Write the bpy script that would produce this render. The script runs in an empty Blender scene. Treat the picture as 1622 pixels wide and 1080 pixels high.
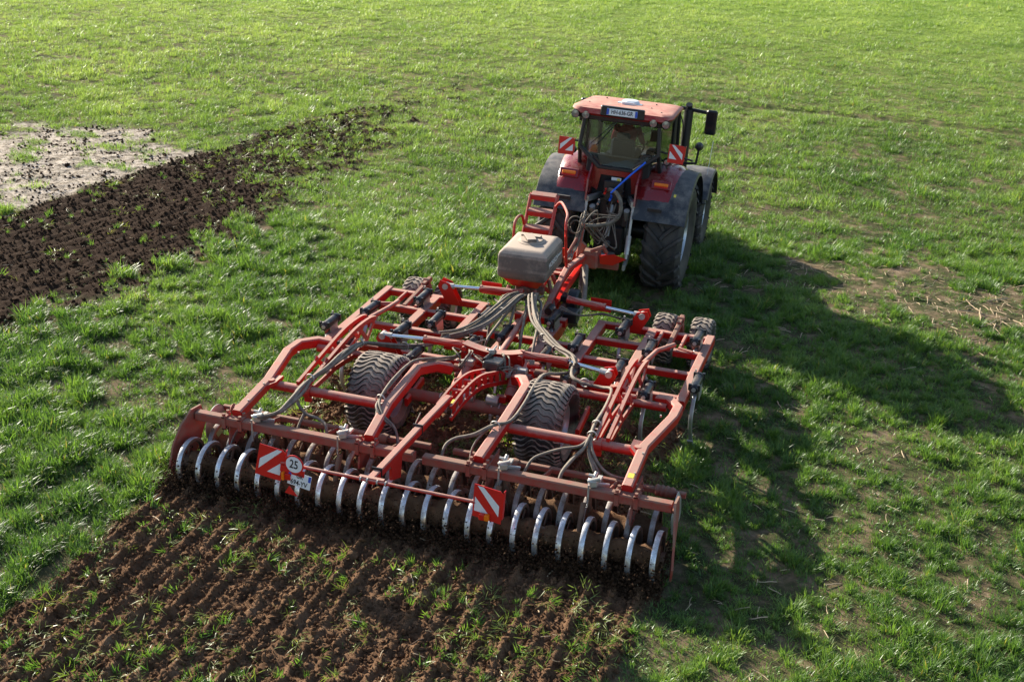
import bpy, bmesh, math, random
import numpy as np
from mathutils import Vector, Matrix, noise as mnoise
random.seed(7); rng = np.random.default_rng(11)
sc = bpy.context.scene
C = sc.collection
PI = math.pi

# ------------------------------------------------------------------ camera
YAW, PITCH, ROLL = 0.307574604, 0.41674913, 0.0339
CAM = Vector((4.82925, -11.58338, 7.98681)); F_PX = 1975.69
fwd = Vector((-math.sin(YAW)*math.cos(PITCH), math.cos(YAW)*math.cos(PITCH), -math.sin(PITCH)))
rt = Vector((math.cos(YAW), math.sin(YAW), 0)); up = rt.cross(fwd)
r2 = rt*math.cos(ROLL)+up*math.sin(ROLL); u2 = -rt*math.sin(ROLL)+up*math.cos(ROLL)
cd = bpy.data.cameras.new('camera'); cam = bpy.data.objects.new('camera', cd); C.objects.link(cam)
cam.matrix_world = Matrix(((r2.x, u2.x, -fwd.x, CAM.x), (r2.y, u2.y, -fwd.y, CAM.y), (r2.z, u2.z, -fwd.z, CAM.z), (0, 0, 0, 1)))
cd.sensor_width = 36; cd.lens = F_PX/1622*36; cd.clip_start = .1; cd.clip_end = 6000
sc.camera = cam
# ------------------------------------------------------------------ light
SUN_EL = math.radians(24); SUN_DIR = Vector((-.875*math.cos(SUN_EL), .484*math.cos(SUN_EL), math.sin(SUN_EL))).normalized()
w = bpy.data.worlds.new('World'); sc.world = w; w.use_nodes = True
nt = w.node_tree; sky = nt.nodes.new('ShaderNodeTexSky'); sky.sky_type = 'NISHITA'; sky.sun_disc = False
sky.sun_elevation = SUN_EL; sky.sun_rotation = math.atan2(SUN_DIR.x, SUN_DIR.y)
bg = nt.nodes['Background']; bg.inputs['Strength'].default_value = .09
nt.links.new(sky.outputs[0], bg.inputs['Color'])
sd = bpy.data.lights.new('sun', 'SUN'); sd.energy = 5.0; sd.angle = math.radians(.55); sd.color = (1, .93, .79)
so = bpy.data.objects.new('sun', sd); C.objects.link(so); so.rotation_euler = SUN_DIR.to_track_quat('Z', 'Y').to_euler(); so.location = (-20, 12, 12)
sc.view_settings.view_transform = 'Standard'; sc.view_settings.look = 'None'; sc.view_settings.gamma = 1
sc.view_settings.use_curve_mapping = False; sc.view_settings.exposure = 1.27
try:
    sc.cycles.max_bounces = 6; sc.cycles.transparent_max_bounces = 12; sc.cycles.caustics_reflective = False; sc.cycles.caustics_refractive = False
except Exception: pass

# ------------------------------------------------------------------ noise on arrays
class Noise:
    def __init__(s, seed, n=256):
        s.g = np.random.default_rng(seed).random((n, n)); s.n = n
    def v(s, x, y):
        x = np.asarray(x, float); y = np.asarray(y, float)
        xi = np.floor(x).astype(int); yi = np.floor(y).astype(int); fx = x-xi; fy = y-yi
        fx = fx*fx*(3-2*fx); fy = fy*fy*(3-2*fy); n = s.n
        a = s.g[xi % n, yi % n]; b = s.g[(xi+1) % n, yi % n]; c = s.g[xi % n, (yi+1) % n]; d = s.g[(xi+1) % n, (yi+1) % n]
        return (a*(1-fx)+b*fx)*(1-fy)+(c*(1-fx)+d*fx)*fy
    def fbm(s, x, y, o=4, k=.5):
        t = 0; a = 1; A = 0
        for i in range(o):
            t = t+a*s.v(np.asarray(x)*2**i+i*17.3, np.asarray(y)*2**i+i*9.1); A += a; a *= k
        return t/A
N1, N2, N3, N4, N5 = Noise(1), Noise(2), Noise(3), Noise(4), Noise(5)
def ss(a, b, x): t = np.clip((x-a)/(b-a), 0, 1); return t*t*(3-2*t)

def tilled(x, y):
    """1 where the soil has been worked"""
    n = N1.fbm(x*1.3, y*1.3, 4)-.5; n2 = N2.fbm(x*3.1, y*3.1, 3)-.5
    # the pass being made now: behind and beneath the machine
    e = .12*n*2+.18*n2
    m = ss(-3.3, -3.1, x+e)*(1-ss(2.82, 3.0, x+e))
    lim = 3.7+1.3*n*2
    m = m*(1-ss(lim-.3, lim+.5, y))*np.where(y > .6, ss(-2.75, -2.5, x+e)*(1-ss(2.4, 2.65, x+e)), 1)
    # the earlier pass on the left
    xl = np.interp(y, [-10, 3, 7.2, 14, 16, 17.3, 18.7, 20.7, 25], [-15, -12.5, -11.7, -11.15, -10.7, -10.3, -9.7, -8.9, -7.0]); xr = np.interp(y, [-10, 3, 6, 10, 13, 16, 20, 25], [-9.0, -7.9, -7.25, -7.35, -7.2, -6.6, -6.0, -5.])
    m2 = ss(-.25, .15, x-xl+.5*n)*(1-ss(-.5, .5, x-xr+.9*n+2.5*n2))
    fade = 1-ss(22, 26, y+5*n)
    side = ss(-1.2, 1.6, xr-x+(13.0-y)*.4+4*n+5*n2)
    m2 = m2*fade*np.where(y > 12, side, 1)
    return np.clip(np.maximum(m, m2), 0, 1)
def pass_now(x, y): return (x > -4.2) & (x < 4.2) & (y < 4)
def dry(x, y):
    n = N3.fbm(x*.5, y*.5, 4)-.5
    xl = np.interp(y, [-10, 3, 7.2, 14, 16], [-15, -12.5, -11.7, -11.15, -10.7])
    a = (1-ss(.1, .4, x-xl))*ss(-27, -20, x+4*n)*(1-ss(13.6, 15.6, y+5*n+3*(N5.fbm(x*2, y*2, 2)-.5)+(x+12)*-.02))
    return a
def sparse(x, y):
    """bare, stalky patches on the right"""
    n = N4.fbm(x*.9, y*.9, 4); n2 = N5.fbm(x*.35, y*.35, 3)
    d = (x-5.2)/3.4; e = (y-10.2)/1.9-.25*d
    blob = np.exp(-(d*d+e*e)*.9)
    n3 = N2.fbm(x*2.6+5, y*2.6, 3); g = ss(.66, .76, .55*n+.45*n3+.34*blob*(.55+1.0*N1.v(x*2.2, y*2.2))+.03*ss(1, 5, x)*(1-ss(11.5, 15, y))-.16*(x < 0)-.02*(y < 4)-.04*(y > 13.5))
    return g*np.where(y > 15, .2, 1)
def hgt(x, y):
    t = tilled(x, y)
    base = .06*(N1.fbm(x*.3, y*.3, 3)-.5)+.04*(N2.fbm(x*1.7, y*1.7, 3)-.5)
    now = pass_now(x, y)
    warp = .07*(N3.fbm(x*1.5, y*.8, 3)-.5)
    rid = .45+.3*np.cos((x+warp*.8+.13)*2*PI/.133)+.45*np.cos((x+warp*1.1+.13)*2*PI/.266)
    rid2 = .5+.5*np.cos((x-.2*y+warp*3)*2*PI/.25)
    cl = N4.fbm(x*7, y*7, 4, .62)-.5; cl2 = N5.fbm(x*17, y*17, 3, .6)-.5
    z = np.where(now, .055*rid*(.35+1.1*N2.v(x*3, y*1.1)), .035*rid2)+np.where(now, .085, .06)*cl+.05*cl2+.03
    z = z+np.where(now, .07*ss(-.62, -.15, y)*(1-ss(1.8, 3., y)), 0)
    tr = .1*np.exp(-((y-23.75-.15*np.sin(x*.4))/.16)**2)*(x > -3)
    slope = -.068*np.clip(y-9.3, 0, 4.2)+.03*np.clip(y-15, 0, 9)
    return base+t*z-tr+(1-t)*.012*cl2+slope+.05*dry(x, y)*cl+(1-t)*.05*(N4.fbm(x*3.4, y*3.4, 3)-.5)

# ------------------------------------------------------------------ materials
def mat(name):
    m = bpy.data.materials.new(name); m.use_nodes = True
    return m, m.node_tree, m.node_tree.nodes['Principled BSDF']
def nd(t, k, **kw):
    n = t.nodes.new(k)
    for a, v in kw.items(): setattr(n, a, v)
    return n
def ramp(t, src, stops):
    r = nd(t, 'ShaderNodeValToRGB'); t.links.new(src, r.inputs[0])
    el = r.color_ramp.elements
    while len(el) < len(stops): el.new(.5)
    for e, (p, c) in zip(el, stops):
        e.position = p; e.color = (*c, 1) if len(c) == 3 else c
    return r.outputs[0]
def noise(t, scale, detail=4, rough=.55, coord='Object', dist=0):
    tc = nd(t, 'ShaderNodeTexCoord'); n = nd(t, 'ShaderNodeTexNoise'); n.inputs['Scale'].default_value = scale
    n.inputs['Detail'].default_value = detail; n.inputs['Roughness'].default_value = rough; n.inputs['Distortion'].default_value = dist
    if coord == 'World':
        g = nd(t, 'ShaderNodeNewGeometry'); t.links.new(g.outputs['Position'], n.inputs['Vector'])
    else: t.links.new(tc.outputs[coord], n.inputs['Vector'])
    return n.outputs['Fac']
def math_(t, op, a, b=None, c=None):
    n = nd(t, 'ShaderNodeMath', operation=op)
    for i, v in enumerate((a, b, c)):
        if v is None: continue
        if isinstance(v, (int, float)): n.inputs[i].default_value = v
        else: t.links.new(v, n.inputs[i])
    return n.outputs[0]
def mixc(t, f, a, b, blend='MIX'):
    n = nd(t, 'ShaderNodeMix', data_type='RGBA', blend_type=blend)
    for s, v in ((0, f), (6, a), (7, b)):
        if isinstance(v, (int, float)): n.inputs[s].default_value = v
        elif isinstance(v, tuple): n.inputs[s].default_value = (*v, 1)
        else: t.links.new(v, n.inputs[s])
    return n.outputs[2]
def bump(t, b, h, strength=.3, dist=.01):
    n = nd(t, 'ShaderNodeBump'); n.inputs['Strength'].default_value = strength; n.inputs['Distance'].default_value = dist
    t.links.new(h, n.inputs['Height']); t.links.new(n.outputs[0], b.inputs['Normal'])
DUST = (.30, .21, .155)
def dusty(name, col, rough=.4, metal=0, dust=.45, up=.5, scale=6, dcol=DUST, spec=.5, coat=0):
    """paint or metal carrying a patchy film of dried soil, thicker where it can settle"""
    m, t, b = mat(name)
    n = noise(t, scale, 6, .62, 'World'); n2 = noise(t, scale*9, 3, .6, 'World')
    g = nd(t, 'ShaderNodeNewGeometry'); sp = nd(t, 'ShaderNodeSeparateXYZ'); t.links.new(g.outputs['True Normal'], sp.inputs[0])
    u = math_(t, 'MAXIMUM', sp.outputs['Z'], 0.0)
    f = math_(t, 'MULTIPLY_ADD', u, up, -.62+dust)
    f = math_(t, 'ADD', f, math_(t, 'ADD', n, math_(t, 'MULTIPLY', n2, .35)))
    f = ramp(t, f, [(.38, (0, 0, 0)), (.95, (1, 1, 1))])
    c = mixc(t, f, col, dcol); t.links.new(c, b.inputs['Base Color'])
    r = math_(t, 'MULTIPLY_ADD', f, .9-rough, rough); t.links.new(r, b.inputs['Roughness'])
    if metal: t.links.new(math_(t, 'MULTIPLY_ADD', f, -metal, metal), b.inputs['Metallic'])
    b.inputs['Specular IOR Level'].default_value = spec
    if coat: b.inputs['Coat Weight'].default_value = coat; b.inputs['Coat Roughness'].default_value = .08
    bump(t, b, n2, .25, .004)
    return m
def plain(name, col, rough=.5, metal=0, emit=0):
    m, t, b = mat(name); n = noise(t, 14, 4)
    c = mixc(t, math_(t, 'MULTIPLY', n, .35), col, tuple(x*.6 for x in col)); t.links.new(c, b.inputs['Base Color'])
    b.inputs['Roughness'].default_value = rough; b.inputs['Metallic'].default_value = metal
    return m
M = {}
M['red'] = dusty('red_implement_paint', (.46, .012, .008), .42, dust=.2, up=.7, scale=8, dcol=(.40, .22, .17))
M['red_mud'] = dusty('muddy_red_paint', (.33, .03, .02), .55, dust=.56, up=.3, scale=9, dcol=(.23, .135, .095))
M['red_clean'] = dusty('clean_red_paint', (.55, .012, .006), .35, dust=.0, up=.25, dcol=(.46, .25, .2))
M['tractor_red'] = dusty('tractor_red_paint', (.20, .006, .007), .22, dust=.02, up=.42, dcol=(.42, .25, .2), coat=.6)
M['roof_red'] = dusty('roof_red_paint', (.33, .012, .01), .4, dust=.2, up=.55, dcol=(.50, .27, .2))
M['black'] = dusty('black_plastic', (.012, .012, .014), .42, dust=.05, up=.16)
M['spring'] = dusty('black_spring_housing', (.014, .014, .016), .35, dust=.16, up=.2)
M['grey_plastic'] = dusty('dark_grey_fender_plastic', (.028, .03, .035), .42, dust=.16, up=.4, dcol=(.25, .225, .2))
M['steel'] = dusty('worn_bright_steel', (.8, .83, .88), .3, metal=1, dust=.4, up=.2, scale=10, dcol=(.1, .065, .045))
M['steel_mud'] = dusty('soil_smeared_steel', (.5, .5, .5), .4, metal=.8, dust=.62, up=.1, scale=7, dcol=(.14, .085, .055))
M['dull_steel'] = dusty('dull_steel', (.42, .42, .42), .45, metal=.8, dust=.3, up=.2)
M['mudmetal'] = dusty('mud_covered_metal', (.12, .07, .05), .8, dust=.5, up=.2, dcol=(.17, .105, .07))
M['chrome'] = plain('chromed_rod', (.9, .92, .95), .12, 1)
M['galv'] = dusty('galvanised_fitting', (.5, .5, .48), .4, metal=.7, dust=.3, up=.3, dcol=(.4, .33, .26))
M['hose'] = dusty('dusty_rubber_hose', (.06, .05, .042), .65, dust=.4, up=.35, scale=12, dcol=(.30, .24, .18))
M['tyre'] = dusty('dusty_tyre_rubber', (.022, .022, .024), .6, dust=.3, up=.75, scale=5, dcol=(.30, .24, .19))
M['tyre_big'] = dusty('tractor_tyre_rubber', (.018, .018, .019), .65, dust=.4, up=.22, scale=5, dcol=(.13, .105, .085))
M['rim'] = dusty('silver_wheel_rim', (.5, .52, .55), .35, metal=.6, dust=.2, up=.2, dcol=(.3, .24, .2))
M['tank'] = dusty('grey_tank_plastic', (.10, .082, .07), .55, dust=.36, up=.8, scale=3, dcol=(.42, .33, .26))
M['white'] = plain('white_reflective', (.78, .8, .82), .35)
M['sheet_red'] = plain('red_reflective', (.62, .02, .015), .35)
M['plate_white'] = plain('plate_white', (.78, .79, .8), .4)
M['plate_blue'] = plain('plate_blue', (.02, .08, .5), .4)
M['ink'] = plain('black_ink', (.012, .012, .014), .5)
M['letter'] = plain('white_lettering', (.75, .74, .7), .5)
M['orange'] = plain('orange_lens', (.85, .2, .01), .2)
M['red_lens'] = plain('red_lens', (.6, .02, .01), .2)
M['yellow'] = plain('yellow_sticker', (.75, .6, .08), .5)
M['blue'] = plain('blue_strap', (.01, .12, .75), .5)
M['lamp'] = plain('lamp_glass', (.28, .29, .3), .12, .6)
M['interior'] = plain('cab_interior', (.016, .016, .018), .7)
M['seat'] = plain('grey_seat_fabric', (.09, .09, .095), .85)
M['skin'] = plain('skin', (.42, .25, .18), .5); M['hair'] = plain('dark_hair', (.02, .014, .01), .6)
M['jacket'] = plain('red_jacket', (.45, .02, .03), .8); M['trousers'] = plain('dark_trousers', (.03, .035, .05), .85)
M['gps'] = dusty('white_receiver', (.7, .72, .74), .4, dust=.1, up=.2)
def glass():
    m, t, b = mat('tinted_cab_glass'); out = t.nodes['Material Output']; t.nodes.remove(b)
    tr = nd(t, 'ShaderNodeBsdfTransparent'); tr.inputs[0].default_value = (.58, .63, .65, 1)
    gl = nd(t, 'ShaderNodeBsdfGlossy'); gl.inputs['Roughness'].default_value = .03; gl.inputs[0].default_value = (1, 1, 1, 1)
    fr = nd(t, 'ShaderNodeFresnel'); fr.inputs[0].default_value = 1.4
    mx = nd(t, 'ShaderNodeMixShader'); t.links.new(fr.outputs[0], mx.inputs[0]); t.links.new(tr.outputs[0], mx.inputs[1]); t.links.new(gl.outputs[0], mx.inputs[2])
    t.links.new(mx.outputs[0], out.inputs[0]); return m
M['glass'] = glass()
def mirror():
    m, t, b = mat('mirror_glass'); b.inputs['Base Color'].default_value = (.02, .02, .022, 1); b.inputs['Roughness'].default_value = .06; return m
M['mirror'] = mirror()
def leaf(name, stops, patch, transl=.5, tip=(.36, .38, .08), far=None):
    m, t, b = mat(name); out = t.nodes['Material Output']
    oi = nd(t, 'ShaderNodeObjectInfo'); at = nd(t, 'ShaderNodeAttribute'); at.attribute_name = 'rnd'; ah = nd(t, 'ShaderNodeAttribute'); ah.attribute_name = 'h'
    big = noise(t, patch, 3, .6, 'World')
    f = math_(t, 'ADD', math_(t, 'MULTIPLY', at.outputs['Fac'], .34), math_(t, 'ADD', math_(t, 'MULTIPLY', oi.outputs['Random'], .2), math_(t, 'MULTIPLY_ADD', big, 1.1, -.3)))
    c = ramp(t, f, stops)
    if far:   # paler, yellower tint up the field paints in the haze and backlight
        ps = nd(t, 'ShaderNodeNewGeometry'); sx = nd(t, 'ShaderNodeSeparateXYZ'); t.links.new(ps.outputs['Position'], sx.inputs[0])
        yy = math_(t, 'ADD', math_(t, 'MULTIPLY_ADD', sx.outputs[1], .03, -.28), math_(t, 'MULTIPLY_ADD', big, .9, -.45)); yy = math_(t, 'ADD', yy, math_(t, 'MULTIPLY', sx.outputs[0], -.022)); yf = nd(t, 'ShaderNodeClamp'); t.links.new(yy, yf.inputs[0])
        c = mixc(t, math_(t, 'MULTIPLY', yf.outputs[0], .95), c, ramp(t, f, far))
    # the odd yellowed or brown blade
    dead = math_(t, 'GREATER_THAN', at.outputs['Fac'], .98)
    c = mixc(t, math_(t, 'MULTIPLY', dead, .65), c, (.42, .27, .1))
    hh = math_(t, 'MULTIPLY', ah.outputs['Fac'], .3); c = mixc(t, hh, c, tip)
    t.links.new(c, b.inputs['Base Color']); b.inputs['Roughness'].default_value = .4; b.inputs['Specular IOR Level'].default_value = .5
    tl = nd(t, 'ShaderNodeBsdfTranslucent'); c2 = mixc(t, 1.0, c, (1.3, 1.35, .6), 'MULTIPLY'); t.links.new(c2, tl.inputs[0])
    mx = nd(t, 'ShaderNodeMixShader'); mx.inputs[0].default_value = transl
    t.links.new(b.outputs[0], mx.inputs[1]); t.links.new(tl.outputs[0], mx.inputs[2]); t.links.new(mx.outputs[0], out.inputs[0])
    return m
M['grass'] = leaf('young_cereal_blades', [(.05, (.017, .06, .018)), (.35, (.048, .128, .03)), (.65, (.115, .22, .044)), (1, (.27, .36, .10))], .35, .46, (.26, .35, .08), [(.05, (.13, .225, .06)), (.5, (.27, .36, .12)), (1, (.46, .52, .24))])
M['grass_torn'] = leaf('uprooted_blades', [(.1, (.09, .16, .03)), (.5, (.18, .25, .05)), (1, (.4, .36, .14))], 2., .4)
M['straw'] = plain('pale_straw', (.5, .37, .23), .8)
M['straw_dark'] = plain('rotting_stalk', (.14, .09, .06), .9)
def soil_nodes(t, b, mask=True):
    n = noise(t, 5, 6, .65, 'World'); f = noise(t, 60, 4, .7, 'World'); g3 = noise(t, 260, 2, .6, 'World')
    wet = ramp(t, n, [(.3, (.095, .051, .028)), (.6, (.225, .13, .074)), (.8, (.37, .25, .155))])
    wet = mixc(t, math_(t, 'MULTIPLY', f, .4), wet, (.055, .03, .02))
    if mask:
        a = nd(t, 'ShaderNodeVertexColor'); a.layer_name = 'mask'; sp = nd(t, 'ShaderNodeSeparateColor'); t.links.new(a.outputs[0], sp.inputs[0])
        und = ramp(t, noise(t, 2.3, 6, .65, 'World'), [(.3, (.035, .05, .018)), (.48, (.085, .08, .04)), (.6, (.2, .145, .09)), (.75, (.32, .24, .165))])
        cr = noise(t, 4.5, 8, .78, 'World', .3)
        pale = ramp(t, cr, [(.37, (.06, .048, .036)), (.46, (.32, .27, .215)), (.58, (.56, .48, .40))])
        c = mixc(t, sp.outputs[1], und, pale)
        late = mixc(t, sp.outputs[2], wet, mixc(t, 1.0, wet, (.25, .26, .29), 'MULTIPLY'))
        c = mixc(t, sp.outputs[0], c, late)
        # beyond the built tufts the cover reads as one green sheet
        ps = nd(t, 'ShaderNodeNewGeometry'); sx = nd(t, 'ShaderNodeSeparateXYZ'); t.links.new(ps.outputs['Position'], sx.inputs[0])
        fn = ramp(t, noise(t, 1.1, 6, .6, 'World'), [(.3, (.10, .17, .03)), (.7, (.2, .27, .05))])
        far = math_(t, 'SUBTRACT', 1.0, sp.outputs[0]); far = math_(t, 'MULTIPLY', far, ramp(t, math_(t, 'MULTIPLY', sx.outputs[1], .01), [(.2, (0, 0, 0)), (.42, (1, 1, 1))]))
        c = mixc(t, far, c, fn)
    else: c = wet
    t.links.new(c, b.inputs['Base Color']); b.inputs['Roughness'].default_value = 1; b.inputs['Specular IOR Level'].default_value = .05
    bump(t, b, math_(t, 'ADD', f, math_(t, 'MULTIPLY', g3, .4)), .9, .02)
m_, t_, b_ = mat('field_ground'); soil_nodes(t_, b_); M['ground'] = m_
m_, t_, b_ = mat('soil_clod'); soil_nodes(t_, b_, False); M['clod'] = m_

# ------------------------------------------------------------------ mesh builder
class MB:
    def __init__(s): s.v = []; s.f = []; s.mi = []; s.k = 0
    def add(s, vs, fs, k=None):
        o = len(s.v); s.v += [tuple(p) for p in vs]; s.f += [tuple(i+o for i in f) for f in fs]; s.mi += [s.k if k is None else k]*len(fs)
        return s
    def box(s, c, d, R=None, k=None, ch=.12):
        """box with chamfered edges along its longest axis is overkill for small bits: plain chamfer in z"""
        x, y, z = [a/2 for a in d]; e = min(x, y, z)*ch*2
        vs = []
        for zz, q in ((-z, e), (-z+e, 0), (z-e, 0), (z, e)):
            xx, yy = x-q, y-q
            vs += [(-xx+e*(q == 0), -yy, zz), (xx-e*(q == 0), -yy, zz), (xx, -yy+e*(q == 0), zz), (xx, yy-e*(q == 0), zz), (xx-e*(q == 0), yy, zz), (-xx+e*(q == 0), yy, zz), (-xx, yy-e*(q == 0), zz), (-xx, -yy+e*(q == 0), zz)]
        fs = []
        for i in range(3):
            for j in range(8): fs.append((i*8+j, i*8+(j+1) % 8, (i+1)*8+(j+1) % 8, (i+1)*8+j))
        fs += [tuple(range(7, -1, -1)), tuple(range(24, 32))]
        R = R or Matrix.Identity(3); c = Vector(c)
        return s.add([R@Vector(p)+c for p in vs], fs, k)
    def sweep(s, pts, sec, upv=(0, 0, 1), cap=True, k=None, scales=None):
        """closed section swept along a polyline with mitred corners"""
        P = [Vector(p) for p in pts]; n = len(P); m = len(sec); vs = []; U = Vector(upv)
        for i, p in enumerate(P):
            a = (P[i]-P[i-1]).normalized() if i else (P[1]-P[0]).normalized()
            b = (P[i+1]-P[i]).normalized() if i < n-1 else a
            tg = (a+b).normalized() if (a+b).length > 1e-4 else a
            sd_ = tg.cross(U)
            if sd_.length < 1e-3: sd_ = tg.cross(Vector((1, 0, 0)))
            sd_.normalize(); uu = sd_.cross(tg).normalized(); mit = 1/max(.5, tg.dot(a))
            q = scales[i] if scales else 1
            for (x, y) in sec: vs.append(p+sd_*x*q+uu*y*q*(mit if abs(a.dot(uu)) > 1e-3 else 1))
        fs = [(i*m+j, i*m+(j+1) % m, (i+1)*m+(j+1) % m, (i+1)*m+j) for i in range(n-1) for j in range(m)]
        if cap: fs += [tuple(range(m-1, -1, -1)), tuple((n-1)*m+j for j in range(m))]
        return s.add(vs, fs, k)
    def bar(s, pts, w_, h_, upv=(0, 0, 1), r=.012, k=None):
        x, y = w_/2, h_/2; r = min(r, x*.6, y*.6)
        return s.sweep(pts, [(-x+r, -y), (x-r, -y), (x, -y+r), (x, y-r), (x-r, y), (-x+r, y), (-x, y-r), (-x, -y+r)], upv, k=k)
    def tube(s, pts, r, n=12, k=None, scales=None):
        return s.sweep(pts, [(r*math.cos(2*PI*i/n), r*math.sin(2*PI*i/n)) for i in range(n)], k=k, scales=scales)
    def lathe(s, prof, n=32, axis='x', o=(0, 0, 0), k=None, closed=False):
        """profile of (along, radius) round an axis"""
        vs = []; o = Vector(o)
        for (a, r) in prof:
            for j in range(n):
                t = 2*PI*j/n; c_, s_ = r*math.cos(t), r*math.sin(t)
                vs.append(o+(Vector((a, c_, s_)) if axis == 'x' else Vector((c_, a, s_)) if axis == 'y' else Vector((c_, s_, a))))
        m = len(prof); fs = [(i*n+j, i*n+(j+1) % n, (i+1)*n+(j+1) % n, (i+1)*n+j) for i in range(m-1) for j in range(n)]
        if closed: fs += [((m-1)*n+j, (m-1)*n+(j+1) % n, (j+1) % n, j) for j in range(n)]
        return s.add(vs, fs, k)
    def cyl(s, p, q, r, n=14, k=None): return s.tube([p, q], r, n, k)
    def plate(s, poly, nrm, th, k=None):
        """flat polygon given thickness th along nrm"""
        nv = Vector(nrm).normalized()*th/2; m = len(poly); P = [Vector(p) for p in poly]
        vs = [p-nv for p in P]+[p+nv for p in P]
        fs = [tuple(range(m-1, -1, -1)), tuple(range(m, 2*m))]+[(i, (i+1) % m, m+(i+1) % m, m+i) for i in range(m)]
        return s.add(vs, fs, k)
    def build(s, name, ms, parent=None, smooth=None, loc=None, rot=None, label=None, kind=None):
        me = bpy.data.meshes.new(name); me.from_pydata(s.v, [], s.f); me.validate()
        bm = bmesh.new(); bm.from_mesh(me); bmesh.ops.recalc_face_normals(bm, faces=bm.faces); bm.to_mesh(me); bm.free()
        for x in (ms if isinstance(ms, (list, tuple)) else [ms]): me.materials.append(M[x] if isinstance(x, str) else x)
        if len(s.mi) == len(me.polygons): me.polygons.foreach_set('material_index', s.mi)
        if smooth:
            me.polygons.foreach_set('use_smooth', [True]*len(me.polygons))
            try: me.set_sharp_from_angle(angle=math.radians(smooth))
            except Exception: pass
        o = bpy.data.objects.new(name, me); C.objects.link(o)
        if parent: o.parent = parent
        if loc is not None: o.location = loc
        if rot is not None: o.rotation_euler = rot
        if label: o['label'] = label
        if kind: o['kind'] = kind
        return o
def empty(name, loc=(0, 0, 0), rot=(0, 0, 0), label=None, cat=None, group=None, parent=None):
    o = bpy.data.objects.new(name, None); C.objects.link(o); o.location = loc; o.rotation_euler = rot; o.empty_display_size = .3
    if label: o['label'] = label
    if cat: o['category'] = cat
    if group: o['group'] = group
    if parent: o.parent = parent
    return o
def part(name, ms, f, parent, smooth=35, **kw):
    """builds a part; pieces of it that stand apart from each other become objects of their own"""
    b = MB(); f(b); n = len(b.v)
    if kw.get('loc') is not None or n > 6000: return b.build(name, ms, parent, smooth, **kw)
    root = list(range(n))
    def find(i):
        while root[i] != i: root[i] = root[root[i]]; i = root[i]
        return i
    for fc in b.f:
        for q in fc[1:]: root[find(q)] = find(fc[0])
    V = np.array(b.v); lab = np.array([find(i) for i in range(n)]); ids = sorted(set(lab[np.array([i for fc in b.f for i in fc])]))
    bx = [(V[lab == i].min(0), V[lab == i].max(0)) for i in ids]; g = list(range(len(ids)))
    def fg(i):
        while g[i] != i: i = g[i]
        return i
    for i in range(len(ids)):
        for j in range(i):
            gap = np.linalg.norm(np.maximum(0, np.maximum(bx[i][0]-bx[j][1], bx[j][0]-bx[i][1])))
            big = max(np.linalg.norm(bx[i][1]-bx[i][0]), np.linalg.norm(bx[j][1]-bx[j][0]))
            if gap < .3*big: g[fg(i)] = fg(j)
    groups = {}
    for k, i in enumerate(ids): groups.setdefault(fg(k), set()).add(i)
    if len(groups) == 1: return b.build(name, ms, parent, smooth, **kw)
    out = []
    for gs in groups.values():
        c = MB(); mp = {}
        for i in range(n):
            if lab[i] in gs: mp[i] = len(c.v); c.v.append(b.v[i])
        for fc, mi in zip(b.f, b.mi):
            if lab[fc[0]] in gs: c.f.append(tuple(mp[i] for i in fc)); c.mi.append(mi)
        out.append(c.build(name, ms, parent, smooth, **kw))
    return out[0]
def copy_tree(o, parent, loc=None, rot=None):
    c = o.copy(); C.objects.link(c); c.parent = parent
    if loc is not None: c.location = loc
    if rot is not None: c.rotation_euler = rot
    for ch in o.children: copy_tree(ch, c)
    return c
def text(name, s, size, mt, parent, loc, rot, sx=1., align='CENTER', th=.001):
    cu = bpy.data.curves.new(name, 'FONT'); cu.body = s; cu.size = size; cu.align_x = align; cu.align_y = 'CENTER'; cu.extrude = th; cu.offset = size*.012; cu.resolution_u = 3
    tmp = bpy.data.objects.new(name, cu); C.objects.link(tmp)
    dg = bpy.context.evaluated_depsgraph_get(); me = bpy.data.meshes.new_from_object(tmp.evaluated_get(dg)); bpy.data.objects.remove(tmp)
    me.materials.clear(); me.materials.append(M[mt]); me.transform(Matrix.Diagonal((sx, 1, 1, 1)))
    o = bpy.data.objects.new(name, me); C.objects.link(o); o.parent = parent; o.location = loc; o.rotation_euler = rot
    return o
def arc(c, r, a0, a1, n, plane='yz', x=0):
    out = []
    for i in range(n+1):
        a = a0+(a1-a0)*i/n
        out.append((x, c[0]+r*math.cos(a), c[1]+r*math.sin(a)))
    return out
def smoothpath(pts, n=5):
    P = [Vector(p) for p in pts]; out = []
    for i in range(len(P)-1):
        p0 = P[max(i-1, 0)]; p1 = P[i]; p2 = P[i+1]; p3 = P[min(i+2, len(P)-1)]
        for j in range(n):
            t = j/n; out.append(.5*((2*p1)+(p2-p0)*t+(2*p0-5*p1+4*p2-p3)*t*t+(3*p1-p0-3*p2+p3)*t**3))
    return out+[P[-1]]

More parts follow.
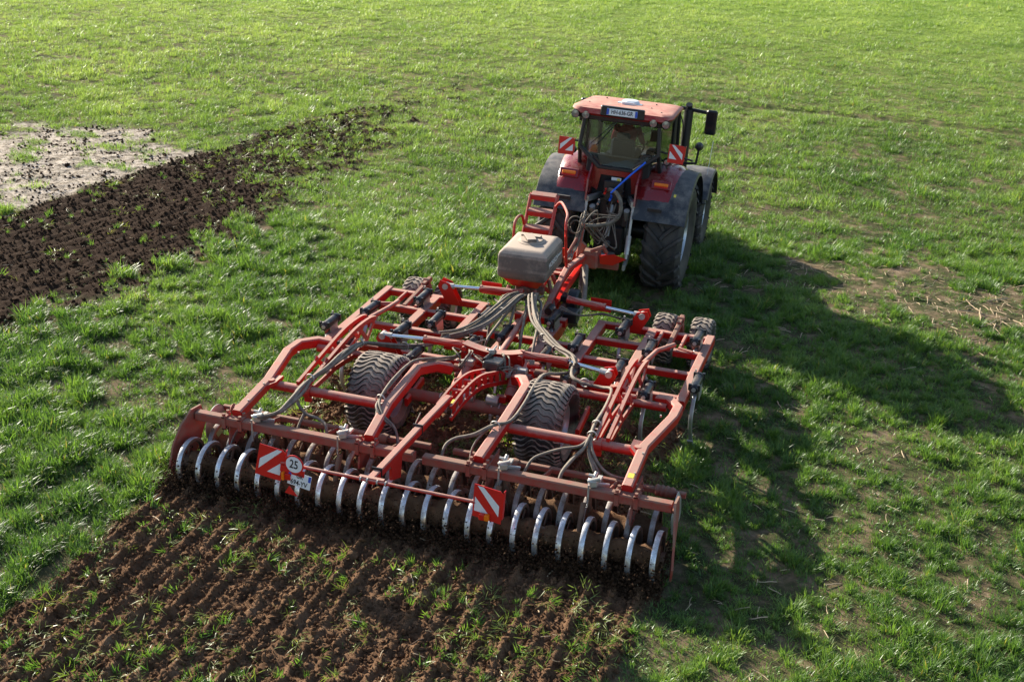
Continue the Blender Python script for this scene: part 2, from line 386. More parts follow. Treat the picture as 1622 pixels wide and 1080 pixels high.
# ------------------------------------------------------------------ ground
def axis(segs):
    out = []
    for a, b, st in segs: out += list(np.arange(a, b-1e-6, st))
    return np.array(out)
def geo(a, b, s0, k=1.25):
    o = []; x = a; s = s0
    while x < b: o.append(x); x += s; s *= k
    return np.array(o)
xs = np.concatenate([-geo(30, 2500, .8)[::-1], axis([(-30, -14, .3), (-14, -3.6, .07), (-3.6, 3.4, .025), (3.4, 11, .07), (11, 24, .3)]), geo(24, 2500, .8)])
ys = np.concatenate([-geo(10, 2500, .8)[::-1], axis([(-10, -4.6, .25), (-4.6, 2.6, .025), (2.6, 19, .065), (19, 55, .25)]), geo(55, 3000, .8)])
X, Y = np.meshgrid(xs, ys, indexing='ij'); Z = hgt(X, Y)
nx, ny = X.shape; idx = np.arange(nx*ny).reshape(nx, ny)
quads = np.stack([idx[:-1, :-1], idx[1:, :-1], idx[1:, 1:], idx[:-1, 1:]], -1).reshape(-1, 4)
me = bpy.data.meshes.new('field_ground'); me.vertices.add(nx*ny); me.vertices.foreach_set('co', np.stack([X, Y, Z], -1).ravel())
me.loops.add(len(quads)*4); me.loops.foreach_set('vertex_index', quads.ravel()); me.polygons.add(len(quads))
me.polygons.foreach_set('loop_start', np.arange(0, len(quads)*4, 4)); me.polygons.foreach_set('use_smooth', np.ones(len(quads), bool)); me.update()
ca = me.color_attributes.new('mask', 'FLOAT_COLOR', 'POINT'); T = tilled(X, Y)
ca.data.foreach_set('color', np.stack([T, dry(X, Y)*(1-T), np.where(X < -4.5, 1., 0.), np.ones_like(T)], -1).ravel())
me.materials.append(M['ground']); ground = bpy.data.objects.new('ground', me); C.objects.link(ground); ground['kind'] = 'structure'

# ------------------------------------------------------------------ tyres
def tyre_mesh(D, W, Rr, lugs, style, lh=.035, lw=.05):
    b = MB(); R = D/2-lh; hw = W/2
    prof = [(-hw*.72, Rr), (-hw*.93, Rr+(R-Rr)*.3), (-hw, Rr+(R-Rr)*.6), (-hw*.93, R-.05*(D/1.2)), (-hw*.78, R-.012), (-hw*.4, R), (0, R+.004), (hw*.4, R), (hw*.78, R-.012), (hw*.93, R-.05*(D/1.2)), (hw, Rr+(R-Rr)*.6), (hw*.93, Rr+(R-Rr)*.3), (hw*.72, Rr)]
    b.lathe(prof, 56)
    def rad(u):
        a = abs(u); return R+.004-.014*max(0, (a-.3)/.7)**1.5-.05*(D/1.2)*max(0, a-.8)/.2
    def lug(path):
        vs = []; m = len(path)
        for i, (u, a) in enumerate(path):
            pu, pa = path[max(i-1, 0)]; nu, na = path[min(i+1, m-1)]
            du = (nu-pu)*hw; da = (na-pa)*R; L = math.hypot(du, da); px, pt = -da/L, du/L
            for h_, k_ in ((-.006, 1.25), (lh, .8)):
                for sgn in (-1, 1):
                    r_ = rad(u)+h_; x_ = u*hw+px*sgn*lw/2*k_; aa = a+pt*sgn*lw/2*k_/R
                    vs.append((x_, r_*math.cos(aa), r_*math.sin(aa)))
        fs = []
        for i in range(m-1):
            o = i*4; q = o+4
            fs += [(o+2, o+3, q+3, q+2), (o, o+2, q+2, q), (o+1, o+3, q+3, q+1)]
        fs += [(0, 1, 3, 2), ((m-1)*4, (m-1)*4+1, (m-1)*4+3, (m-1)*4+2)]
        b.add(vs, fs)
    for i in range(lugs):
        a0 = 2*PI*i/lugs
        if style == 'chevron':
            sl = 1.0*hw/R
            for sg in (-1, 1):
                o = 0 if sg > 0 else PI/lugs
                lug([(sg*(-.06+1.06*t), a0+o-sl*(t**.8)) for t in (0, .15, .35, .6, .82, 1.)])
        elif style == 'wave':
            lug([(u, a0+.3*abs(u)+.05*math.sin(u*9)) for u in (-1, -.8, -.6, -.42, -.25, -.1, .0, .1, .25, .42, .6, .8, 1)])
        else:
            sl = .9*hw/R
            for sg in (-1, 1):
                o = 0 if sg > 0 else PI/lugs
                lug([(sg*(.04+.96*t), a0+o-sl*t) for t in (0, .5, 1.)])
    return b
def rim_mesh(Rr, W, dish=.1):
    b = MB(); h = W*.36
    b.lathe([(-h, Rr+.02), (-h, Rr-.01), (-h*.8, Rr-.03), (0, Rr-.06), (h*.8, Rr-.03), (h, Rr-.01), (h, Rr+.02)], 40)
    b.lathe([(dish, Rr-.05), (dish-.02, Rr*.8), (dish-.06, Rr*.45), (dish-.03, Rr*.42), (dish-.03, .12), (dish+.05, .11), (dish+.05, 0.001)], 32)
    for i in range(8):
        a = 2*PI*i/8; b.cyl((dish-.03, Rr*.3*math.cos(a), Rr*.3*math.sin(a)), (dish+.005, Rr*.3*math.cos(a), Rr*.3*math.sin(a)), .014, 6)
    return b

# ================================================================== THE CULTIVATOR
IMP = empty('cultivator', (0, 0, 0), label='red trailed tine cultivator with twin ring packer and grey seed hopper, hitched behind the tractor', cat='cultivator')
ZT = .80
def beam(x0, y0, x1, y1, w_=.12, h_=.14, z=ZT, name='frame_beam', mt='red'):
    return part(name, mt, lambda b: b.bar([(x0, y0, z-h_/2), (x1, y1, z-h_/2)], w_, h_), IMP)
for s in (-1, 1):
    beam(s*2.54, 2.9, s*2.54, 5.19); beam(s*1.7, 3.0, s*1.7, 5.05, .14); beam(s*.93, 3.55, s*.93, 5.05, .13)
    bars = [(s*.86, 5.12, s*2.48, 5.12), (s*1.0, 4.53, s*1.63, 4.53), (s*1.0, 3.82, s*1.63, 3.82), (s*1.77, 3.82, s*2.48, 3.82), (s*1.77, 3.05, s*2.48, 3.05), (s*.55, 3.05, s*1.63, 3.05)]
    if s > 0: bars.append((1.77+.35, 4.53, 2.48, 4.53))
    else: bars.append((-2.48, 4.53, -1.77, 4.53))
    for q in bars: beam(*q, .1, .1, ZT-.015, 'cross_beam')
beam(-.4, 5.02, .4, 5.02, .12, .12, ZT-.03, 'cross_beam'); beam(-.86, 4.33, .86, 4.33, .1, .1, ZT-.1, 'cross_beam'); beam(-.86, 3.72, .86, 3.72, .1, .1, ZT-.1, 'cross_beam')
# centre spine
part('spine_tube', 'red', lambda b: b.tube([(-.12, 4.7, .92), (-.06, 3.9, .93), (0, 2.75, .9)], .045, 14), IMP)
part('centre_beam', 'red', lambda b: (b.bar([(.2, 5.9, .62), (.26, 4.9, .62), (.24, 3.2, .62)], .2, .2), b.bar([(-.3, 5.3, .62), (-.32, 3.3, .62)], .12, .14)), IMP)
# rear tubes
for s in (-1, 1):
    part('rear_tube', 'red', lambda b: b.tube([(s*.6, 2.5, .87), (s*2.44, 2.5, .87)], .055, 18), IMP)
    part('rear_tube', 'red', lambda b: b.tube([(s*.78, 1.14, .93), (s*2.4, 1.14, .93)], .062, 18), IMP)
    # swan-neck arm on the outside of each wing
    def swan(b):
        b.bar([(s*2.3, 2.62, .9), (s*2.47, 2.56, .93), (s*2.62, 2.3, .97), (s*2.62, 1.98, .99), (s*2.45, 1.14, .97), (s*2.45, .32, .88)], .125, .13, r=.018)
    part('swan_arm', 'red', swan, IMP)
    def gus(b):
        b.plate([(s*2.45, 1.3, .96), (s*2.45, .9, .95), (s*2.3, 1.05, 1.0), (s*2.3, 1.25, 1.0)], (0, 0, 1), .05)
        b.cyl((s*2.39, 1.09, .95), (s*2.39, 1.09, 1.03), .045, 12)
    part('gusset', 'red', gus, IMP)
    def hang(b):
        b.plate([(s*2.53, .75, .85), (s*2.53, .28, .82), (s*2.53, .22, .45), (s*2.53, .5, .38), (s*2.53, .8, .6)], (1, 0, 0), .02)
        for (yy, zz) in ((.7, .78), (.45, .75), (.35, .5), (.6, .5), (.75, .66)): b.cyl((s*2.51, yy, zz), (s*2.56, yy, zz), .018, 6)
    part('side_plate', 'red_mud', hang, IMP)
    # carrier arm holding the middle of the packer
    def carr(b):
        b.bar([(s*.45, 2.4, .95), (s*.6, 2.25, 1.03), (s*.74, 1.95, 1.08), (s*.74, 1.0, 1.0), (s*.69, .33, .88)], .125, .14, r=.02)
    part('carrier_arm', 'red', carr, IMP)
    part('side_plate', 'red_mud', lambda b: b.plate([(s*.8, .75, .85), (s*.8, .3, .82), (s*.8, .25, .5), (s*.8, .5, .42)], (1, 0, 0), .02), IMP)
    # lifting truss: two curved plates with cross webs
    T_ = part('lift_truss', 'red', lambda b: [b.cyl((s*1.95-.09, yy, zz), (s*1.95+.09, yy, zz), .03, 10) for yy, zz in ((3.08, 1.13), (2.5, .95), (1.16, .98))], IMP)
    for dx in (-.07, .07):
        def tp(b):
            x = s*1.95+dx
            up_ = smoothpath([(x, 3.16, 1.15), (x, 2.95, 1.2), (x, 2.5, 1.22), (x, 1.9, 1.15), (x, 1.1, 1.03)], 4)
            b.sweep(up_, [(-.02, -.03), (.02, -.03), (.02, .03), (-.02, .03)])
            b.sweep([(x, 3.12, 1.12), (x, 2.9, .95), (x, 2.5, .86), (x, 1.9, .93), (x, 1.25, .92)], [(-.012, -.035), (.012, -.035), (.012, .035), (-.012, .035)])
            for y0, y1 in ((2.9, 2.65), (2.35, 2.1), (1.85, 1.6)): b.sweep([(x, y0, .93), (x, y1, 1.18)], [(-.01, -.03), (.01, -.03), (.01, .03), (-.01, .03)])
        part('truss_plate', 'red', tp, T_)
    part('pipe_clamp', 'red', lambda b: (b.lathe([(-.05, .085), (.05, .085), (.05, .07), (-.05, .07)], 16, o=(s*1.9, 1.14, .93), closed=True), b.box((s*1.9, 1.14, .82), (.09, .05, .08))), IMP)
    part('brace_tube', 'red', lambda b: b.tube([(s*1.97, 3.14, 1.13), (s*2.0, 3.9, 1.0), (s*2.12, 4.55, .84)], .034, 12), IMP)
# hydraulic cylinders: body, bright rod and end eye; thing > part > sub-part
def cylinder(a, b_, c, r=.052):
    o = part('hydraulic_cylinder', 'red', lambda q: (q.cyl(c, b_, r, 18), q.cyl(c, Vector(c)+(Vector(b_)-Vector(c))*.06, r*1.15, 16), q.cyl(Vector(b_)+(Vector(c)-Vector(b_))*.05, b_, r*1.12, 16), q.tube(smoothpath([Vector(c)+Vector((0, -.03, r+.02)), Vector(c)+(Vector(b_)-Vector(c))*.4+Vector((0, -.05, r-.02)), Vector(c)+(Vector(b_)-Vector(c))*.7+Vector((0, -.06, r+.0)), Vector(b_)+Vector((0, -.05, r-.03))], 4), .008, 6)), IMP)
    part('piston_rod', 'chrome', lambda q: q.cyl(b_, a, r*.52, 14), o)
    d = (Vector(a)-Vector(b_)).normalized()
    part('rod_eye', 'galv', lambda q: (q.cyl(Vector(a)-d*.03, Vector(a)+d*.09, r*.85, 12), q.cyl(Vector(a)+d*.1+Vector((0, -.06, 0)), Vector(a)+d*.1+Vector((0, .06, 0)), r*.9, 12)), o)
cylinder((-1.5, 2.82, 1.08), (-1.01, 2.85, 1.1), (-.44, 2.87, 1.1)); cylinder((1.5, 2.85, 1.06), (1.0, 2.95, 1.07), (.37, 2.87, 1.1))
cylinder((-1.42, 5.0, 1.03), (-.98, 5.02, 1.05), (-.32, 5.1, 1.05)); cylinder((1.45, 4.98, 1.04), (.98, 5.03, 1.05), (.38, 5.1, 1.06))
def cyl_br(x, y):
    part('cylinder_bracket', 'red_clean', lambda b: [b.plate([(x, y+dy, .76), (x-.22*np.sign(x), y+dy, .76), (x-.05*np.sign(x), y+dy, 1.08), (x+.1*np.sign(x), y+dy, 1.12), (x+.14*np.sign(x), y+dy, 1.02)], (0, 1, 0), .015) for dy in (-.06, .06)], IMP)
for x, y in ((-1.55, 2.84), (1.55, 2.88), (-1.5, 5.02), (1.52, 5.0)): cyl_br(x, y)
# curved bridge between the rear cylinders
def bridge(b):
    top = smoothpath([(-.42, 2.84, 1.16), (-.2, 2.8, 1.13), (0, 2.78, 1.12), (.2, 2.8, 1.12), (.4, 2.85, 1.15)], 3)
    for dy in (-.05, .05):
        low = [(.42, 2.85+dy, .98), (.36, 2.85+dy, .8), (.28, 2.85+dy, .98), (-.26, 2.84+dy, 1.0), (-.3, 2.84+dy, .8), (-.44, 2.84+dy, .82), (-.45, 2.84+dy, 1.0)]
        b.plate([(p[0], p[1]+dy, p[2]) for p in top]+low, (0, 1, 0), .016)
    b.sweep(top, [(-.07, -.008), (.07, -.008), (.07, .008), (-.07, .008)])
    for x in (-.4, .39): b.cyl((x, 2.74, 1.1), (x, 2.96, 1.1), .035, 12)
part('cylinder_bridge', 'red', bridge, IMP)
# red warning flaps behind the front cylinders
for x in (-.86, .86): part('guard_plate', 'red_clean', lambda b: b.box((x, 5.22, 1.0), (.32, .012, .2)), IMP)
# low cross tube with U bolts, between the transport wheels
LT = part('axle_tube', 'red_mud', lambda b: b.tube([(-1.3, 2.2, .58), (1.0, 2.2, .58)], .08, 18), IMP)
for x in (-.5, -.4, -.3, .22, .32, .42): part('u_bolt', 'galv', lambda b: (b.tube(arc((2.2, .58), .088, -PI*.5-.4, PI/2+.9, 12, x=x), .011, 8), b.cyl((x, 2.1, .46), (x, 2.1, .54), .02, 6)), LT)
for s, x in ((-1, -.32), (1, .42)):
    part('depth_cylinder', 'red', lambda b: (b.cyl((x-.05*s, 2.75, .95), (x-.02*s, 2.4, .8), .07, 16), b.cyl((x, 2.4, .78), (x, 2.28, .72), .09, 14), b.box((x-.1*s, 2.25, .72), (.14, .08, .1))), IMP)
    part('coupling', 'galv', lambda b: (b.cyl((x-.2*s, 2.25, .78), (x-.2*s, 2.3, .92), .02, 8), b.box((x+.05, 2.62, .98), (.14, .1, .08)), b.cyl((x-.28*s, 2.2, .7), (x-.12*s, 2.2, .7), .07, 14)), IMP)
# slotted curved arm and the long light-bar arm on the centre line
def slotted(b):
    for dx in (-.09, .09):
        x = .02+dx; up_ = smoothpath([(x+.18, 2.62, .96), (x+.12, 2.25, 1.08), (x+.02, 1.95, 1.14), (x-.06, 1.62, 1.1), (x-.12, 1.25, 1.0)], 5); n = len(up_)
        lo = [(p[0], p[1], p[2]-.16) for p in up_]
        for i in range(n-1):   # web with lightening holes: posts and chords
            if i % 2 == 0: b.plate([up_[i], up_[i+1], lo[i+1], lo[i]], (1, 0, 0), .012)
        b.sweep(up_, [(-.014, -.02), (.014, -.02), (.014, .02), (-.014, .02)]); b.sweep(lo, [(-.014, -.028), (.014, -.028), (.014, .028), (-.014, .028)])
    for yy, zz, xx in ((2.2, 1.07, .13), (1.85, 1.1, .03), (1.6, 1.07, -.04)): b.cyl((xx-.09, yy, zz), (xx+.09, yy, zz), .022, 8)
part('slotted_arm', 'red', slotted, IMP)
part('light_bar_arm', 'red', lambda b: (b.bar([(-.1, 1.42, 1.03), (-.16, .9, .98), (-.24, -.6, .93)], .09, .1), b.plate([(-.22, -.12, .9), (-.2, .15, .9), (-.2, .1, .6), (-.23, -.1, .66)], (1, 0, 0), .03)), IMP)
for y_, z_ in ((.62, .975), (-.45, .945)): part('band_clip', 'black', lambda b: b.box((-.185-(.62-y_)*.05, y_, z_), (.125, .018, .135)), IMP)
part('control_box', 'spring', lambda b: (b.box((.14, 2.45, 1.08), (.24, .3, .16), Matrix.Rotation(-.15, 3, 'X')), b.cyl((.02, 2.4, 1.16), (.05, 2.7, 1.15), .03, 10)), IMP)

rr = random.Random(21)
for x, y, z in ((-.45, 2.75, .8), (-.25, 2.95, .85), (.5, 2.7, .85), (.62, 3.0, .8), (.15, 3.1, .84), (-.1, 3.3, .8), (.45, 3.25, .78)):
    part('pivot_block', 'red_mud' if rr.random() < .6 else 'red', lambda b: (b.cyl((x-.08, y, z), (x+.08, y, z), .06, 14), b.cyl((x-.1, y, z), (x+.1, y, z), .028, 8), b.box((x, y-.04, z-.1), (.1, .12, .16), ch=.2)), IMP)
for x, y, z in ((-.36, 2.6, .98), (.3, 2.55, .92), (.52, 2.9, 1.0), (-.12, 3.0, .95), (.05, 2.6, 1.2)):
    part('valve', 'galv', lambda b: (b.box((x, y, z), (.07, .05, .06), Matrix.Rotation(rr.random(), 3, 'Z')), b.cyl((x, y, z), (x+.05, y+.06, z+.07), .013, 7), b.cyl((x-.03, y, z), (x-.06, y-.05, z+.05), .012, 7)), IMP)
for k in range(6):
    x = rr.uniform(-.4, .55); y = rr.uniform(2.4, 3.0); q = [(x, y, .85), (x+rr.uniform(-.1, .1), y-.1, 1.1), (x+rr.uniform(-.2, .2), y+.1, 1.12), (x+rr.uniform(-.25, .25), y+.3, .9)]
    part('hydraulic_line', 'hose', lambda b: b.tube(smoothpath(q, 4), .01, 6), IMP, 60)
# bolts and a warning sticker on the arms
for s in (-1, 1):
    for y, z in ((1.9, 1.06), (.95, 1.03), (.55, .98)): part('bolt', 'galv', lambda b: b.cyl((s*2.45+.03, y, z-.02), (s*2.45+.03, y, z+.005), .013, 6), IMP)
part('sticker', 'yellow', lambda b: b.box((2.45, .5, .967), (.07, .09, .003), Matrix.Rotation(.12, 3, 'X')), IMP)
part('sticker', 'yellow', lambda b: b.box((.0, 1.3, 1.065), (.03, .09, .003), Matrix.Rotation(.1, 3, 'X')), IMP)
# transport wheels
def wheel(D, W, Rr, lugs, style, lh, lw, tm, name, dish=.1, seg=None):
    root = empty(name, parent=IMP)
    tyre_mesh(D, W, Rr, lugs, style, lh, lw).build('tyre', tm, root, 40)
    rim_mesh(Rr, W, dish).build('rim', 'rim', root, 40)
    return root
tw = wheel(1.08, .6, .29, 40, 'wave', .022, .034, 'tyre', 'transport_wheel', .14); tw.location = (1.02, 2.0, .62)
tw2 = copy_tree(tw, IMP, (-1.28, 2.0, .62), (.13, 0, 0))
part('fork_arm', 'red', lambda b: (b.bar([(-.92, 2.0, .55), (-.93, 2.6, .6)], .05, .12), b.bar([(1.42, 2.0, .55), (1.4, 2.6, .6)], .05, .12)), IMP)
gw = wheel(.76, .32, .19, 24, 'wave', .016, .03, 'tyre', 'gauge_wheel', .06); gw.location = (-2.3, 5.68, .4)
for x, y in ((-1.74, 5.6), (1.76, 5.75), (2.32, 5.78)): copy_tree(gw, IMP, (x, y, .4), (random.random(), 0, 0))
for s in (-1, 1):
    part('gauge_bracket', 'red_mud', lambda b: (b.bar([(s*2.03, 4.56, .76), (s*2.03, 5.3, .8), (s*2.03, 5.62, .84)], .07, .08), b.bar([(s*2.03, 5.5, .8), (s*2.03, 5.72, .42)], .08, .1),
        b.cyl((s*2.3, 5.68, .4), (s*1.76, 5.68, .4), .04, 12), b.box((s*2.03, 5.4, .84), (.07, .16, .07)), b.cyl((s*1.98, 5.48, .86), (s*2.08, 5.48, .86), .04, 12)), IMP)
    part('gauge_frame', 'red', lambda b: (b.bar([(s*1.85, 5.06, .77), (s*1.85, 4.56, .77)], .05, .08), b.bar([(s*2.2, 5.06, .77), (s*2.2, 4.56, .77), (s*2.4, 4.5, .77)], .05, .08)), IMP)

# tines: black spring housing over a curved shank
def make_tine():
    r = empty('tine', parent=IMP)
    def hous(b):
        R = Matrix.Rotation(.12, 3, 'X')
        b.lathe([(-.22, .001), (-.22, .045), (-.2, .066), (-.17, .07), (-.165, .062), (.16, .062), (.165, .072), (.2, .07), (.22, .05), (.22, .001)], 18, 'y', (0, 0, .05))
        for yy in (-.19, .19):
            for xx in (-.06, .06): b.box((xx, yy, .07), (.035, .04, .09))
    part('spring_housing', 'spring', hous, r)
    part('bolt', 'galv', lambda b: (b.cyl((0, -.24, .05), (0, -.215, .05), .03, 6), b.cyl((-.05, .19, .13), (-.05, .19, .15), .014, 6)), r)
    def sh(b):
        b.plate([(-.05, .12, .02), (-.05, -.12, .02), (-.05, -.05, -.18), (-.05, .15, -.15)], (1, 0, 0), .015)
        b.plate([(.05, .12, .02), (.05, -.12, .02), (.05, -.05, -.18), (.05, .15, -.15)], (1, 0, 0), .015)
        b.bar(smoothpath([(0, .14, -.05), (0, -.1, -.12), (0, -.24, -.32), (0, -.2, -.55), (0, -.02, -.8), (0, .08, -.95)], 3), .03, .055, (1, 0, 0))
    part('shank', 'dull_steel', sh, r)
    part('point', 'steel', lambda b: b.plate([(-.04, -.1, -.76), (.04, -.1, -.76), (.035, .12, -.98), (-.035, .12, -.98)], (0, .6, .4), .02), r)
    return r
tine0 = make_tine()
TP = [(-1.76, 4.66), (-.68, 4.5), (.28, 4.72), (1.35, 4.68), (2.42, 4.72), (-2.3, 3.93), (-1.26, 3.92), (-.21, 3.9), (.84, 3.98), (1.86, 4.1), (-2.62, 3.25), (-1.58, 3.38), (.54, 3.46), (1.62, 3.3), (2.68, 3.25), (-1.09, 2.68), (1.07, 2.83), (2.12, 2.77), (-.52, 3.35), (-2.1, 2.75)]
for i, (x, y) in enumerate(TP):
    z = .88 if abs(x) > .9 else .84
    if i == 0: tine0.location = (x, y, z)
    else: copy_tree(tine0, IMP, (x, y, z), (random.uniform(-.05, .05), 0, random.uniform(-.03, .03)))

# ---- packer
for s in (-1, 1):
    part('packer_beam', 'red_mud', lambda b: b.bar([(s*.06-.03, .28, .8), (s*2.98, .28, .8)], .115, .115, r=.014), IMP)
    part('disc_tube', 'red_mud', lambda b: (b.bar([(s*.15, .95, .58), (s*3.02, .95, .58)], .07, .07), [b.bar([(xx, .93, .58), (xx, .35, .74)], .03, .06) for xx in (s*.5, s*1.4, s*2.2)],
        b.lathe([(-.12, .06), (-.1, .075), (-.07, .06), (-.04, .075), (-.01, .06), (.02, .075), (.05, .06), (.08, .07), (.12, .05)], 12, o=(s*2.78, .95, .58)), b.lathe([(-.16, .055), (-.12, .07), (-.08, .055), (-.03, .07), (.03, .055), (.08, .07), (.14, .055)], 12, o=(s*.85, .93, .58))), IMP)
    def endp(b):
        b.plate([(s*3.02, .42, .87), (s*3.02, .2, .9), (s*3.06, .02, .76), (s*3.1, -.12, .55), (s*3.12, -.2, .3), (s*3.1, -.14, .12), (s*3.07, .02, .15), (s*3.04, .3, .3), (s*3.02, .5, .6)], (1, 0, 0), .025)
        b.bar([(s*3.02, .34, .72), (s*2.8, .3, .74)], .1, .02)
    part('end_plate', 'red_mud', endp, IMP)
    part('cover_disc', 'dull_steel', lambda b: b.lathe([(0, .001), (.02, .1), (0, .2), (-.03, .25), (-.02, .25)], 28, o=(s*2.86 + .12*s, .72, .46)), IMP)
    for x in (s*2.36, s*2.58, s*.6, s*.8):
        part('beam_clamp', 'red_mud', lambda b: (b.box((x, .215, .79), (.05, .02, .18)), b.box((x, .345, .79), (.05, .02, .18)), b.box((x, .28, .865), (.06, .15, .018)), b.box((x, .28, .71), (.05, .15, .02)), b.cyl((x, .23, .87), (x, .23, .915), .022, 6), b.cyl((x, .33, .87), (x, .33, .915), .022, 6)), IMP)
for (y_, z_, xa, xb) in ((0, .3, -3.02, 3.0), (.47, .32, -2.95, 2.92)):
    part('packer_axle', 'mudmetal', lambda b: b.tube([(xa, y_, z_), (0, y_, z_), (xb, y_, z_)], .075, 16), IMP)
    for x in (-2.0, -1.0, 1.0, 2.0): part('bearing_arm', 'mudmetal', lambda b: (b.bar([(x, y_, z_+.06), (x, (y_+.25)/2+.05, .7)], .05, .08), b.cyl((x-.05, y_, z_), (x+.05, y_, z_), .1, 14)), IMP)
def ring_mesh():
    b = MB(); R = .295
    b.lathe([(-.03, R), (-.015, R+.006), (.015, R+.006), (.03, R)], 40, k=0)
    b.lathe([(.03, R), (.032, R-.01), (.03, R-.04), (.021, R-.04), (.019, R-.012), (-.019, R-.012), (-.021, R-.04), (-.03, R-.04), (-.032, R-.01), (-.03, R)], 40, k=1)
    for i in range(3):
        a = 2*PI*i/3; c_, s_ = math.cos(a), math.sin(a)
        b.bar([(0, .06*c_, .06*s_), (0, .25*c_, .25*s_)], .012, .05, (1, 0, 0) if abs(c_) > 2 else (0, -s_, c_), k=1)
    b.lathe([(-.04, .09), (.04, .09), (.04, .07), (-.04, .07)], 14, k=1, closed=True)
    return b
ring0 = ring_mesh().build('packer_ring', ['steel', 'mudmetal'], IMP, 40); ring1 = ring_mesh().build('packer_ring', ['steel_mud', 'mudmetal'], IMP, 40); ring1.location = (-2.807, .47, .32)
f1 = True
first = True
RINGS = [(-2.94+i*.266, 0., .3) for i in range(23)]+[(-2.807+i*.266, .47, .32) for i in range(22)]
for p in RINGS:
    if p[1] > .2 and f1: f1 = False; continue
    o = ring0 if first else (ring1 if p[1] > .2 else ring0).copy()
    if not first: C.objects.link(o); o.parent = IMP
    first = False; o.location = p; o.rotation_euler = (random.uniform(0, 6), random.uniform(-.012, .012), random.uniform(-.015, .015))
# mud packed between the rings
def mud(y0, z0, xa, xb, n):
    b = MB(); vs = []; k = 14; xs_ = np.linspace(xa, xb, n)
    for x in xs_:
        ph = ((x+2.95) % .2565)/.2565; r = .085+.11*(N1.fbm(x*5+y0*31, 3.3, 2))
        for j in range(k):
            a = 2*PI*j/k; q = r*(1+.35*(mnoise.noise(Vector((x*9, math.cos(a)*1.5+y0*7, math.sin(a)*1.5)))))
            vs.append((x, y0+q*math.cos(a), z0+q*math.sin(a)))
    fs = [(i*k+j, i*k+(j+1) % k, (i+1)*k+(j+1) % k, (i+1)*k+j) for i in range(n-1) for j in range(k)]
    b.add(vs, fs+[tuple(range(k)), tuple((n-1)*k+j for j in range(k))])
    return b.build('caked_soil', 'clod', IMP, 60)
mud(0, .29, -2.9, 2.95, 200); mud(.47, .3, -2.8, 2.85, 190)

# ---- light bar with boards
LB = part('light_bar', 'red', lambda b: (b.tube([(-1.3, -.7, .985), (1.02, -.7, .985)], .02, 12), b.box((-.2, -.675, 1.0), (.3, .05, .03))), IMP)
for x in (-.32, -.24, -.12, -.02): part('u_bolt', 'galv', lambda b: b.lathe([(-.008, .03), (.008, .03), (.008, .022), (-.008, .022)], 14, o=(x, -.7, .985), closed=True), LB)
def board(cx, cz, sgn, tilt, yaw=0., s=.38, nm='warning_board', parent=IMP, y=-.72, h=None):
    """square red board with two white slanting stripes; local x right, z up, faces -y"""
    h = h or s; o = empty(nm, (cx, y, cz), (0, tilt, yaw), parent=parent)
    a, c = s/2, h/2
    part('panel', 'sheet_red', lambda b: (b.plate([(-a, 0, -c-.05), (a, 0, -c-.05), (a, 0, c-.03), (a-.03, 0, c), (-a, 0, c)], (0, 1, 0), .008), b.box((a+.002, .03, 0), (.008, .05, h))), o)
    st = [(-a+.02, c*.2), (-a+.02, c*.9), (-a*.7, c*.92), (a*.86, -c*.45), (a*.86, -c*.98+.02), (a*.8, -c*.98+.02)]
    S = [[(-a+.04, c*.94), (-a*.35, c*.94), (a*.8, -c*.05), (a*.8, -c*.8)], [(-a+.02, c*.12), (a*.12, -c*.86), (-a+.02, -c*.86)]]
    for i, p in enumerate(S):
        q = [(-sgn*x, -.006, z) for x, z in p]; part('stripe', 'white', lambda b: b.plate(q, (0, 1, 0), .003), o)
    return o
board(1.17, 1.03, -1, .06, -.1, .34, h=.35)
board(-1.42, 1.0, 1, .2, .12, .31, h=.35)
tl = part('tail_light', 'red_lens', lambda b: b.box((1.12, -.76, .86), (.06, .05, .07)), IMP); part('orange_lens', 'orange', lambda b: b.box((1.175, -.76, .86), (.05, .052, .07)), tl)
tl = part('tail_light', 'red_lens', lambda b: b.box((-1.2, -.74, .85), (.07, .04, .08)), IMP, rot=(0, 0, 0)); part('orange_lens', 'orange', lambda b: b.box((-1.255, -.75, .855), (.03, .045, .1)), tl)
ss_ = part('speed_sign', 'sheet_red', lambda b: (b.lathe([(-.004, .001), (-.004, .118), (.004, .118), (.004, .001)], 36, 'y'), b.box((-.02, .01, -.1), (.3, .01, .08))), IMP, loc=(-1.115, -.74, 1.02), rot=(0, .12, 0))
part('sign_face', 'white', lambda b: b.lathe([(-.007, .001), (-.007, .1), (-.003, .1)], 36, 'y'), ss_)
text('digits', '25', .15, 'ink', ss_, (0, -.009, 0), (PI/2, 0, 0), .72)
lp = part('licence_plate', 'plate_white', lambda b: b.box((0, 0, 0), (.28, .008, .17), ch=.3), IMP, loc=(-1.06, -.735, .83), rot=(-.1, .15, 0))
for x in (-.122, .122): part('plate_band', 'plate_blue', lambda b: b.box((x, -.005, .045), (.032, .003, .07)), lp)
text('lettering', 'GK', .075, 'ink', lp, (0, -.0065, .042), (PI/2, 0, 0), .8); text('lettering', '694-YV', .085, 'ink', lp, (0, -.0065, -.042), (PI/2, 0, 0), .8)
part('reflector', 'sheet_red', lambda b: b.plate([(-1.26, -.72, .62), (-1.1, -.72, .6), (-1.2, -.72, .72)], (0, 1, 0), .006), IMP)

